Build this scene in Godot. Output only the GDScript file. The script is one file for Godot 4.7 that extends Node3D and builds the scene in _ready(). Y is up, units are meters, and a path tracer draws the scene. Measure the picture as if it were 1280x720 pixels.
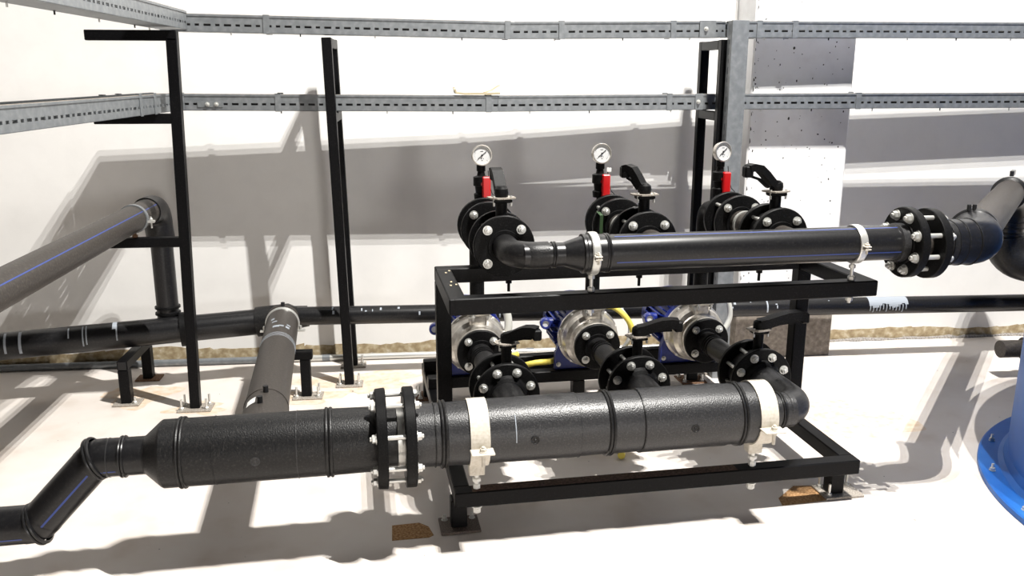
extends Node3D
# A pump room: three pumps on a black steel skid, black plastic headers, cable trays on the wall behind.

const SK := 0.0716271
const O := Vector3(0.0868, 0.0, 1.9322)
var lamp_at := Vector3(1.85, 5.87, 2.68)

# ------------------------------------------------------------------ mesh builder
class MB:
	var v := PackedVector3Array()
	var n := PackedVector3Array()
	var ix := PackedInt32Array()
	func poly(p: Array, out: Vector3) -> void:
		var c: Vector3 = Vector3.ZERO
		for i in range(1, p.size() - 1):
			c += (p[i] - p[0]).cross(p[i + 1] - p[0])
		var flip := c.dot(out) > 0.0
		var nn := out if out.length() > 0.5 else c.normalized()
		var b := v.size()
		for q in p:
			v.append(q)
			n.append(nn)
		for i in range(1, p.size() - 1):
			if flip:
				ix.append_array([b, b + i + 1, b + i])
			else:
				ix.append_array([b, b + i, b + i + 1])
	func face(p: Array, inside: Vector3) -> void:
		var c: Vector3 = Vector3.ZERO
		var m: Vector3 = Vector3.ZERO
		for i in range(1, p.size() - 1):
			c += (p[i] - p[0]).cross(p[i + 1] - p[0])
		for q in p:
			m += q
		m /= p.size()
		c = c.normalized()
		if c.dot(m - inside) < 0.0:
			c = -c
		poly(p, c)
	func box(x: Transform3D, s: Vector3, bev := 0.0) -> void:
		var h := s * 0.5
		var e := minf(bev, minf(h.x, minf(h.y, h.z)) * 0.95)
		var ctr := x.origin
		var P := func(sx: float, sy: float, sz: float, ax: int) -> Vector3:
			var q := Vector3(sx * (h.x - (0.0 if ax == 0 else e)), sy * (h.y - (0.0 if ax == 1 else e)), sz * (h.z - (0.0 if ax == 2 else e)))
			return x * q
		for s1 in [-1.0, 1.0]:
			face([P.call(s1, -1, -1, 0), P.call(s1, 1, -1, 0), P.call(s1, 1, 1, 0), P.call(s1, -1, 1, 0)], ctr)
			face([P.call(-1, s1, -1, 1), P.call(1, s1, -1, 1), P.call(1, s1, 1, 1), P.call(-1, s1, 1, 1)], ctr)
			face([P.call(-1, -1, s1, 2), P.call(1, -1, s1, 2), P.call(1, 1, s1, 2), P.call(-1, 1, s1, 2)], ctr)
		if e <= 0.0:
			return
		for s1 in [-1.0, 1.0]:
			for s2 in [-1.0, 1.0]:
				face([P.call(s1, s2, -1, 0), P.call(s1, s2, 1, 0), P.call(s1, s2, 1, 1), P.call(s1, s2, -1, 1)], ctr)
				face([P.call(s1, -1, s2, 0), P.call(s1, 1, s2, 0), P.call(s1, 1, s2, 2), P.call(s1, -1, s2, 2)], ctr)
				face([P.call(-1, s1, s2, 1), P.call(1, s1, s2, 1), P.call(1, s1, s2, 2), P.call(-1, s1, s2, 2)], ctr)
				for s3 in [-1.0, 1.0]:
					face([P.call(s1, s2, s3, 0), P.call(s1, s2, s3, 1), P.call(s1, s2, s3, 2)], ctr)
	func bx(a: Vector3, b: Vector3, bev := 0.0) -> void:
		box(Transform3D(Basis(), (a + b) * 0.5), (b - a).abs(), bev)
	# square bar from a to b
	func bar(a: Vector3, b: Vector3, w: float, d: float, bev := 0.003, up := Vector3.UP) -> void:
		var y := (b - a).normalized()
		var z := up if absf(up.dot(y)) < 0.95 else Vector3.BACK
		var x := y.cross(z).normalized()
		z = x.cross(y).normalized()
		box(Transform3D(Basis(x, y, z), (a + b) * 0.5), Vector3(w, (b - a).length(), d), bev)
	# turned shape: profile points (t along the axis, r); flat caps when r is 0
	func lathe(at: Vector3, axis: Vector3, prof: Array, segs := 32) -> void:
		var y := axis.normalized()
		var x := y.cross(Vector3.UP if absf(y.y) < 0.9 else Vector3.RIGHT).normalized()
		var z := x.cross(y)
		for k in range(prof.size() - 1):
			var p: Vector2 = prof[k]
			var q: Vector2 = prof[k + 1]
			if p.distance_to(q) < 1e-6:
				continue
			var d := (q - p).normalized()
			var nr := d.x
			var nt := -d.y
			var b := v.size()
			for i in segs + 1:
				var a := TAU * i / segs
				var r := x * cos(a) + z * sin(a)
				var nn := (r * nr + y * nt).normalized()
				v.append(at + y * p.x + r * p.y)
				v.append(at + y * q.x + r * q.y)
				n.append(nn)
				n.append(nn)
			for i in segs:
				var c := b + i * 2
				var g := (v[c + 1] - v[c]).cross(v[c + 3] - v[c])
				if g.length() < 1e-12:
					g = (v[c + 3] - v[c]).cross(v[c + 2] - v[c])
				if g.dot(n[c] + n[c + 2]) < 0.0:
					ix.append_array([c, c + 1, c + 3, c, c + 3, c + 2])
				else:
					ix.append_array([c, c + 3, c + 1, c, c + 2, c + 3])
	func cyl(a: Vector3, b: Vector3, r: float, segs := 24, ch := 0.0) -> void:
		var l := (b - a).length()
		lathe(a, b - a, [Vector2(0, 0), Vector2(0, r - ch), Vector2(ch, r), Vector2(l - ch, r), Vector2(l, r - ch), Vector2(l, 0)], segs)
	# hexagonal prism, flat shaded
	func hexa(a: Vector3, axis: Vector3, l: float, r: float, spin := 0.0) -> void:
		var y := axis.normalized()
		var x := y.cross(Vector3.UP if absf(y.y) < 0.9 else Vector3.RIGHT).normalized()
		var z := x.cross(y)
		var lo := []
		var hi := []
		var hi2 := []
		for i in 6:
			var an := TAU * i / 6 + spin
			var r_ := x * cos(an) + z * sin(an)
			lo.append(a + r_ * r)
			hi.append(a + r_ * r + y * l * 0.85)
			hi2.append(a + r_ * r * 0.85 + y * l)
		var c := a + y * l * 0.4
		for i in 6:
			var j := (i + 1) % 6
			face([lo[i], lo[j], hi[j], hi[i]], c)
			face([hi[i], hi[j], hi2[j], hi2[i]], c)
		face(lo, c)
		face(hi2, c)
	# round tube swept along points; rr is a radius or one per point
	func tube(p: Array, rr, segs := 16, caps := true) -> void:
		var m := p.size()
		var t0: Vector3 = (p[1] - p[0]).normalized()
		var x := t0.cross(Vector3.UP if absf(t0.y) < 0.9 else Vector3.RIGHT).normalized()
		var b := v.size()
		for k in m:
			var t: Vector3 = ((p[mini(k + 1, m - 1)] - p[maxi(k - 1, 0)]) as Vector3).normalized()
			x = (x - t * x.dot(t)).normalized()
			var z := x.cross(t)
			var r: float = rr[k] if rr is Array else rr
			for i in segs + 1:
				var a := TAU * i / segs
				var d := x * cos(a) + z * sin(a)
				v.append(p[k] + d * r)
				n.append(d)
		for k in m - 1:
			for i in segs:
				var c := b + k * (segs + 1) + i
				var e := c + segs + 1
				var g := (v[e] - v[c]).cross(v[e + 1] - v[c])
				if g.dot(n[c]) < 0.0:
					ix.append_array([c, e, e + 1, c, e + 1, c + 1])
				else:
					ix.append_array([c, e + 1, e, c, c + 1, e + 1])
		if caps:
			for k in [0, m - 1]:
				var ring := []
				for i in segs:
					ring.append(v[b + k * (segs + 1) + i])
				var o: Vector3 = (p[0] - p[1]) if k == 0 else (p[m - 1] - p[m - 2])
				poly(ring, o.normalized())
	# rectangle swept along points
	func strap(p: Array, side: Vector3, w: float, h: float) -> void:
		var m := p.size()
		var rings := []
		for k in m:
			var t: Vector3 = ((p[mini(k + 1, m - 1)] - p[maxi(k - 1, 0)]) as Vector3).normalized()
			var s := (side - t * side.dot(t)).normalized()
			var u := s.cross(t)
			rings.append([p[k] + s * w * 0.5 + u * h * 0.5, p[k] - s * w * 0.5 + u * h * 0.5, p[k] - s * w * 0.5 - u * h * 0.5, p[k] + s * w * 0.5 - u * h * 0.5])
		for k in m - 1:
			var c: Vector3 = (p[k] + p[k + 1]) * 0.5
			for i in 4:
				var j := (i + 1) % 4
				face([rings[k][i], rings[k][j], rings[k + 1][j], rings[k + 1][i]], c)
		face(rings[0], p[1])
		face(rings[m - 1], p[m - 2])
	# patch lying on a cylinder: from t0 to t1 along it and a0 to a1 round it (0 is up)
	func skin(a: Vector3, b: Vector3, r: float, t0: float, t1: float, a0: float, a1: float, steps := 6) -> void:
		var y := (b - a).normalized()
		var u := (Vector3.UP - y * y.y).normalized()
		var s := u.cross(y)
		for i in steps:
			var q := []
			for e in [[i, t0], [i + 1, t0], [i + 1, t1], [i, t1]]:
				var an: float = lerpf(a0, a1, float(e[0]) / steps)
				q.append(a + y * e[1] + (u * cos(an) - s * sin(an)) * r)
			var mid := lerpf(a0, a1, (i + 0.5) / steps)
			poly(q, u * cos(mid) - s * sin(mid))
	# outline in a plane pushed along d
	func slab(p: Array, d: Vector3) -> void:
		var c := Vector3.ZERO
		for q in p:
			c += q
		c = c / p.size() + d * 0.5
		var q2 := []
		for q in p:
			q2.append(q + d)
		poly(p, -d.normalized())
		poly(q2, d.normalized())
		for i in p.size():
			var j := (i + 1) % p.size()
			face([p[i], p[j], q2[j], q2[i]], c)
	func mesh() -> ArrayMesh:
		var a := []
		a.resize(Mesh.ARRAY_MAX)
		a[Mesh.ARRAY_VERTEX] = v
		a[Mesh.ARRAY_NORMAL] = n
		a[Mesh.ARRAY_INDEX] = ix
		var m := ArrayMesh.new()
		m.add_surface_from_arrays(Mesh.PRIMITIVE_TRIANGLES, a)
		return m

# ------------------------------------------------------------------ materials
var M := {}
func noise_image(sd: int, freq: float, oct: int, stops: Array, size := 384, stretch := 1.0, kind := FastNoiseLite.TYPE_SIMPLEX_SMOOTH) -> ImageTexture:
	var f := FastNoiseLite.new()
	f.seed = sd
	f.noise_type = kind
	f.frequency = freq
	f.fractal_octaves = oct
	var src := f.get_seamless_image(size, int(size * stretch))
	var out := Image.create(size, int(size * stretch), true, Image.FORMAT_RGB8)
	for y in int(size * stretch):
		for x in size:
			var g := src.get_pixel(x, y).r
			var c: Color = stops[0][1]
			for k in range(stops.size() - 1):
				if g >= stops[k][0]:
					c = (stops[k][1] as Color).lerp(stops[k + 1][1], clampf((g - stops[k][0]) / (stops[k + 1][0] - stops[k][0]), 0, 1))
			out.set_pixel(x, y, c)
	out.generate_mipmaps()
	return ImageTexture.create_from_image(out)
func mat(called: String, col, rough: float, metal := 0.0, scale := 1.0, spec := 0.5) -> StandardMaterial3D:
	var m := StandardMaterial3D.new()
	m.resource_name = called
	if col is Color:
		m.albedo_color = col
	else:
		m.albedo_texture = col
		m.uv1_triplanar = true
		m.uv1_scale = Vector3.ONE * scale
	m.roughness = rough
	m.metallic = metal
	m.metallic_specular = spec
	M[called] = m
	return m
func c8(r: int, g: int, b: int) -> Color:
	return Color8(r, g, b)
func make_materials() -> void:
	mat("wall_paint", noise_image(3, 0.02, 4, [[0.0, c8(236, 235, 233)], [0.45, c8(239, 238, 236)], [1.0, c8(241, 240, 238)]]), 0.75, 0, 0.7)
	mat("floor_paint", noise_image(5, 0.012, 5, [[0.0, c8(204, 193, 183)], [0.4, c8(216, 208, 201)], [1.0, c8(222, 216, 211)]]), 0.72, 0, 0.6, 0.3)
	mat("column_paint", noise_image(9, 0.02, 4, [[0.0, c8(226, 225, 226)], [0.5, c8(236, 236, 237)], [1.0, c8(240, 240, 241)]]), 0.75, 0, 0.9)
	mat("room_paint", Color(0.30, 0.29, 0.28), 0.9)
	mat("beige_paint", Color(0.50, 0.44, 0.38), 0.9)
	mat("cool_paint", Color(0.36, 0.39, 0.45), 0.9)
	mat("ceiling_concrete", Color(0.25, 0.25, 0.25), 0.9)
	mat("black_plastic", noise_image(11, 0.09, 6, [[0.0, c8(18, 18, 20)], [0.55, c8(24, 24, 26)], [0.75, c8(33, 32, 33)], [1.0, c8(62, 60, 58)]]), 0.32, 0, 2.5, 0.45)
	mat("dusty_plastic", noise_image(12, 0.12, 6, [[0.0, c8(31, 31, 33)], [0.45, c8(40, 40, 42)], [0.7, c8(49, 49, 50)], [1.0, c8(84, 82, 81)]]), 0.38, 0, 2.5)
	mat("brown_dust_plastic", noise_image(13, 0.09, 6, [[0.0, c8(46, 42, 40)], [0.45, c8(58, 54, 51)], [0.7, c8(68, 63, 59)], [1.0, c8(98, 92, 86)]]), 0.48, 0, 2.5, 0.4)
	mat("scuffed_plastic", noise_image(14, 0.09, 6, [[0.0, c8(19, 19, 21)], [0.5, c8(25, 25, 26)], [0.75, c8(36, 35, 35)], [1.0, c8(72, 69, 67)]]), 0.40, 0, 2.5, 0.4)
	mat("black_paint", noise_image(15, 0.08, 5, [[0.0, c8(8, 8, 10)], [0.6, c8(12, 12, 14)], [0.85, c8(24, 23, 24)], [1.0, c8(56, 54, 52)]]), 0.42, 0, 3.0, 0.25)
	mat("black_iron", noise_image(16, 0.08, 5, [[0.0, c8(10, 10, 11)], [0.6, c8(16, 16, 17)], [1.0, c8(44, 43, 42)]]), 0.48, 0, 4.0, 0.25)
	mat("galvanized", noise_image(17, 0.03, 4, [[0.0, c8(116, 120, 124)], [0.5, c8(126, 130, 133)], [1.0, c8(142, 145, 148)]]), 0.42, 0.4, 2.0)
	mat("zinc", Color8(212, 212, 208), 0.32, 0.6)
	mat("stainless", noise_image(18, 0.02, 4, [[0.0, c8(176, 170, 162)], [0.5, c8(206, 201, 193)], [1.0, c8(222, 219, 212)]]), 0.3, 0.75, 5.0)
	mat("cream_paint", noise_image(19, 0.05, 4, [[0.0, c8(196, 188, 174)], [0.5, c8(210, 204, 192)], [1.0, c8(218, 213, 204)]]), 0.55, 0, 4.0, 0.3)
	mat("motor_blue", Color8(16, 36, 118), 0.35)
	mat("tank_blue", noise_image(20, 0.006, 4, [[0.0, c8(26, 80, 154)], [0.5, c8(34, 94, 172)], [0.8, c8(44, 106, 182)], [1.0, c8(64, 122, 192)]]), 0.45, 0, 1.0, 0.3)
	mat("stripe_blue", Color8(46, 68, 138), 0.4)
	mat("red_handle", Color8(205, 22, 26), 0.35)
	mat("yellow_cable", Color8(222, 204, 92), 0.5)
	mat("grey_conduit", Color8(196, 196, 190), 0.5)
	mat("dial_white", Color8(206, 207, 207), 0.4)
	mat("ink", Color8(22, 22, 24), 0.6)
	mat("white_tag", Color8(240, 240, 236), 0.6)
	mat("green_strap", Color8(40, 66, 34), 0.6)
	mat("rust", noise_image(21, 0.05, 5, [[0.0, c8(70, 48, 36)], [0.5, c8(112, 82, 60)], [1.0, c8(170, 140, 112)]]), 0.85, 0, 6.0)
	mat("bare_concrete", noise_image(22, 0.04, 5, [[0.0, c8(110, 78, 48)], [0.5, c8(160, 122, 82)], [1.0, c8(196, 162, 120)]]), 0.95, 0, 6.0)
	mat("old_plaster", noise_image(23, 0.05, 6, [[0.0, c8(140, 122, 94)], [0.45, c8(170, 153, 122)], [0.7, c8(186, 172, 144)], [1.0, c8(214, 206, 190)]]), 0.95, 0, 1.2)
	mat("grey_mortar", noise_image(24, 0.05, 5, [[0.0, c8(96, 92, 88)], [0.5, c8(150, 145, 140)], [1.0, c8(200, 196, 192)]]), 0.9, 0, 4.0)
	mat("white_drip", Color8(158, 165, 174), 0.6)
	mat("pit", Color8(60, 58, 58), 0.95)
	mat("plate_dark", noise_image(26, 0.08, 5, [[0.0, c8(60, 50, 44)], [0.5, c8(104, 92, 84)], [1.0, c8(150, 138, 128)]]), 0.7, 0, 6.0)
	mat("brown_dust", noise_image(30, 0.06, 5, [[0.0, c8(58, 44, 37)], [0.5, c8(84, 65, 54)], [1.0, c8(112, 92, 78)]]), 0.9, 0, 3.0)
	mat("tan_dust", noise_image(27, 0.06, 5, [[0.0, c8(112, 104, 98)], [0.5, c8(142, 132, 122)], [1.0, c8(184, 170, 152)]]), 0.9, 0, 2.0)
	mat("rust_stain", noise_image(28, 0.03, 5, [[0.0, c8(206, 180, 150)], [0.5, c8(217, 200, 182)], [1.0, c8(221, 211, 201)]]), 0.8, 0, 1.5, 0.3)
	mat("plate_steel", noise_image(25, 0.05, 4, [[0.0, c8(96, 88, 80)], [0.5, c8(160, 152, 142)], [1.0, c8(206, 200, 192)]]), 0.6, 0.1, 8.0)
	mat("card", Color8(186, 174, 146), 0.85)
	for nm in ["dusty_plastic", "scuffed_plastic", "black_iron"]:
		var f := FastNoiseLite.new()
		f.seed = 41
		f.frequency = 0.34
		f.fractal_octaves = 3
		var im := f.get_seamless_image(256, 256)
		im.convert(Image.FORMAT_RGBA8)
		im.bump_map_to_normal_map(2.2)
		im.generate_mipmaps()
		M[nm].normal_enabled = true
		M[nm].normal_texture = ImageTexture.create_from_image(im)
		M[nm].normal_scale = 0.3
	var dp := mat("daylight_pane", Color8(250, 250, 248), 0.4)
	dp.emission_enabled = true
	dp.emission = Color8(255, 252, 246)
	dp.emission_energy_multiplier = 1.5
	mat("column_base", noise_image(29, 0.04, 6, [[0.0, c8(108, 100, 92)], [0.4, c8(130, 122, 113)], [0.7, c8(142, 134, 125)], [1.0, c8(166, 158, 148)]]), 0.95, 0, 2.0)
	var e := mat("lamp_lens", Color8(255, 250, 240), 0.4)
	e.emission_enabled = true
	e.emission = Color8(255, 248, 236)
	e.emission_energy_multiplier = 3.0

# ------------------------------------------------------------------ objects
var base_of := {}
var used := {}
func numbered(called: String) -> String:
	used[called] = used.get(called, -1) + 1
	return called if used[called] == 0 else "%s_%03d" % [called, used[called]]
func tag(o: Node, label: String, category: String, group := "") -> void:
	o.set_meta("label", label)
	o.set_meta("category", category)
	if group:
		o.set_meta("group", group)
# a thing in room coordinates; p is its base, parts are given in room coordinates
func thing(called: String, label: String, category: String, p: Vector3, group := "") -> Node3D:
	var o := Node3D.new()
	o.name = numbered(called)
	add_child(o)
	o.position = p
	base_of[o] = p
	tag(o, label, category, group)
	return o
# a thing on the skid; p and its parts in skid coordinates (along, up, toward the front)
func skid_thing(called: String, label: String, category: String, p: Vector3, group := "") -> Node3D:
	var o := thing(called, label, category, p, group)
	o.transform = Transform3D(Basis(Vector3.UP, SK), W(p))
	return o
func W(p: Vector3) -> Vector3:
	return O + Basis(Vector3.UP, SK) * p
func part(parent: Node, called: String, mb, m: String, x := Transform3D()) -> MeshInstance3D:
	var o := MeshInstance3D.new()
	o.name = called
	o.mesh = mb.mesh() if mb is MB else mb
	o.material_override = M[m]
	o.cast_shadow = GeometryInstance3D.SHADOW_CASTING_SETTING_ON
	parent.add_child(o, true)
	o.transform = x
	if base_of.has(parent):
		o.position -= base_of[parent]
	return o
func structure(called: String, mb: MB, m: String, label: String) -> MeshInstance3D:
	var o := MeshInstance3D.new()
	o.name = called
	o.mesh = mb.mesh()
	o.material_override = M[m]
	add_child(o, true)
	o.set_meta("kind", "structure")
	o.set_meta("label", label)
	o.set_meta("category", called.split("_")[0])
	return o
func arc(c: Vector3, u: Vector3, w: Vector3, r: float, a0: float, a1: float, k := 10) -> Array:
	var p := []
	for i in k + 1:
		var a := lerpf(a0, a1, float(i) / k)
		p.append(c + (u * cos(a) + w * sin(a)) * r)
	return p

# ------------------------------------------------------------------ shared pieces
var bolt_mesh := {}
# bolt head with washer, pointing along +Z from the origin, shank behind it
func bolt(r: float, shank: float) -> ArrayMesh:
	var key := "%.4f %.4f" % [r, shank]
	if not bolt_mesh.has(key):
		var b := MB.new()
		b.cyl(Vector3(0, 0, 0), Vector3(0, 0, r * 0.22), r * 1.18, 16, 0.0)
		b.hexa(Vector3(0, 0, r * 0.2), Vector3.BACK, r * 0.85, r * 0.92, 0.3)
		b.cyl(Vector3(0, 0, r * 1.0), Vector3(0, 0, r * 1.5), r * 0.5, 12, r * 0.1)
		if shank > 0.0:
			b.cyl(Vector3(0, 0, -shank), Vector3(0, 0, 0.001), r * 0.5, 12)
		bolt_mesh[key] = b.mesh()
	return bolt_mesh[key]
func face_to(d: Vector3, at: Vector3) -> Transform3D:
	var z := d.normalized()
	var x := Vector3.UP.cross(z) if absf(z.y) < 0.9 else Vector3.RIGHT
	x = x.normalized()
	return Transform3D(Basis(x, z.cross(x), z), at)
# flange disc with its bolts, face at t = at, looking along axis
func flange(parent: Node, at: Vector3, axis: Vector3, r: float, th: float, hole: float, bolts: int, spin: float, shank: float, pcd := 0.77, br := 0.0135, heads := true) -> MeshInstance3D:
	var b := MB.new()
	b.lathe(at - axis * th, axis, [Vector2(0, hole), Vector2(0, r - 0.002), Vector2(0.003, r), Vector2(th - 0.003, r), Vector2(th, r - 0.003), Vector2(th, hole)], 40)
	b.lathe(at, axis, [Vector2(0, hole * 1.32), Vector2(0.004, hole * 1.28), Vector2(0.004, hole)], 32)
	var f := part(parent, "flange", b, "black_iron")
	if heads:
		var u := axis.cross(Vector3.UP).normalized()
		for i in bolts:
			var a := spin + TAU * i / bolts
			var p := at + (u * cos(a) + Vector3.UP * sin(a)) * r * pcd
			part(f, "bolt", bolt(br, shank), "zinc", face_to(axis, p))
	return f
func bead(parent: Node, at: Vector3, axis: Vector3, r: float, w := 0.012, h := 0.005, twin := true, m := "scuffed_plastic") -> void:
	var b := MB.new()
	var pr := [Vector2(-w * 0.5, r - 0.002), Vector2(-w * 0.4, r + h * 0.8), Vector2(-w * 0.25, r + h), Vector2(-w * 0.08, r + h * 0.75), Vector2(0, r + h * 0.2), Vector2(w * 0.08, r + h * 0.75), Vector2(w * 0.25, r + h), Vector2(w * 0.4, r + h * 0.8), Vector2(w * 0.5, r - 0.002)]
	if not twin:
		pr = [Vector2(-w * 0.5, r - 0.002), Vector2(-w * 0.3, r + h), Vector2(w * 0.3, r + h), Vector2(w * 0.5, r - 0.002)]
	b.lathe(at, axis, pr, 40)
	part(parent, "weld_bead", b, m)
func stripe(parent: Node, a: Vector3, b: Vector3, r: float, angles: Array, w := 0.004) -> void:
	for an in angles:
		var q := MB.new()
		q.skin(a, b, r + 0.0004, 0.0, (b - a).length(), an - w * 0.5 / r, an + w * 0.5 / r, 2)
		part(parent, "blue_stripe", q, "stripe_blue")

func _ready() -> void:
	# camera
	var cam := Camera3D.new()
	cam.name = "camera"
	add_child(cam)
	var pitch := 0.240450
	var yaw := 0.109422
	var roll := 0.00134
	var bs := Basis(Vector3(cos(yaw), 0, sin(yaw)), Vector3.UP, Vector3(-sin(yaw), 0, cos(yaw))) * Basis(Vector3(1, 0, 0), Vector3(0, cos(pitch), -sin(pitch)), Vector3(0, sin(pitch), cos(pitch))) * Basis(Vector3.BACK, roll)
	cam.transform = Transform3D(bs, Vector3(0, 1.5, 4.615))
	cam.fov = rad_to_deg(2.0 * atan(360.0 / 1095.115))
	cam.near = 0.05
	cam.far = 60.0
	cam.current = true
	# environment
	var we := WorldEnvironment.new()
	we.name = "environment"
	var env := Environment.new()
	env.background_mode = Environment.BG_COLOR
	env.background_color = Color(0.02, 0.02, 0.02)
	env.tonemap_mode = Environment.TONE_MAPPER_LINEAR
	env.tonemap_exposure = 1.0
	env.sdfgi_enabled = true
	env.ssao_enabled = true
	env.ssil_enabled = true
	we.environment = env
	add_child(we)
	make_materials()
	floodlights()
	far_window()
	room()
	skid_frame()
	suction_header()
	discharge_header()
	for i in 3:
		pump(i)
		upper_train(i)
		lower_train(i)
	clamps()
	back_trays()
	tray_supports()
	wall_pipes()
	feed_pipe()
	right_pipe()
	tank()
	cables()
	print("built ", get_child_count())

# ------------------------------------------------------------------ lamps
func floodlights() -> void:
	var offs := [Vector3(-0.14, 0, -0.10), Vector3(0, 0, 0), Vector3(0.14, 0, 0.10)]
	var lab := ["floodlight head on the ceiling, at the wall end of its row of three", "middle floodlight head of the row of three on the ceiling", "floodlight head on the ceiling, at the room end of its row of three"]
	for i in 3:
		var p: Vector3 = lamp_at + offs[i]
		var t := thing("floodlight", lab[i], "lamp", p + Vector3(0, 0.43, 0), "floodlight heads on the ceiling")
		var b := MB.new()
		b.lathe(p + Vector3(0, 0.02, 0), Vector3.UP, [Vector2(0, 0.0), Vector2(0, 0.062), Vector2(0.05, 0.06), Vector2(0.10, 0.045), Vector2(0.10, 0)], 24)
		part(t, "housing", b, "black_iron")
		var s := MB.new()
		s.cyl(p + Vector3(0, 0.11, 0), p + Vector3(0, 0.43, 0), 0.012, 10)
		part(t, "stem", s, "black_iron")
		var g := MB.new()
		g.cyl(p + Vector3(0, 0.010, 0), p + Vector3(0, 0.020, 0), 0.05, 24)
		part(t, "lens", g, "lamp_lens")
		var l := SpotLight3D.new()
		l.name = "lamp_light"
		l.position = p + Vector3(0, -0.005, 0)
		l.rotation_degrees = Vector3(-90, 0, 0)
		l.spot_range = 30.0
		l.spot_attenuation = 2.0
		l.spot_angle = 62.0
		l.spot_angle_attenuation = 0.25
		l.light_size = 0.009
		l.light_color = Color(1.0, 0.988, 0.966)
		l.light_energy = LAMP_ENERGY
		l.shadow_enabled = true
		add_child(l, true)
const LAMP_ENERGY := 26.0
const WINDOW_ENERGY := 25.0

# ------------------------------------------------------------------ window behind the camera
func far_window() -> void:
	var c := Vector3(2.8, 1.65, 13.97)
	var b := MB.new()
	b.bx(c + Vector3(-0.6, -0.6, 0.0), c + Vector3(0.6, 0.6, 0.02))
	var w := structure("window_1", b, "daylight_pane", "bright daylit window in the wall facing the trays")
	b = MB.new()
	b.bx(c + Vector3(-0.68, -0.68, -0.02), c + Vector3(-0.6, 0.68, 0.025))
	b.bx(c + Vector3(0.6, -0.68, -0.02), c + Vector3(0.68, 0.68, 0.025))
	b.bx(c + Vector3(-0.6, -0.68, -0.02), c + Vector3(0.6, -0.6, 0.025))
	b.bx(c + Vector3(-0.6, 0.6, -0.02), c + Vector3(0.6, 0.68, 0.025))
	part(w, "window_frame", b, "galvanized")
	var l := AreaLight3D.new()
	l.name = "window_light"
	l.position = c + Vector3(0, 0, -0.03)
	l.area_size = Vector2(1.2, 1.2)
	l.light_color = Color(1.0, 0.985, 0.965)
	l.light_energy = WINDOW_ENERGY
	l.shadow_enabled = true
	add_child(l, true)

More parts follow.
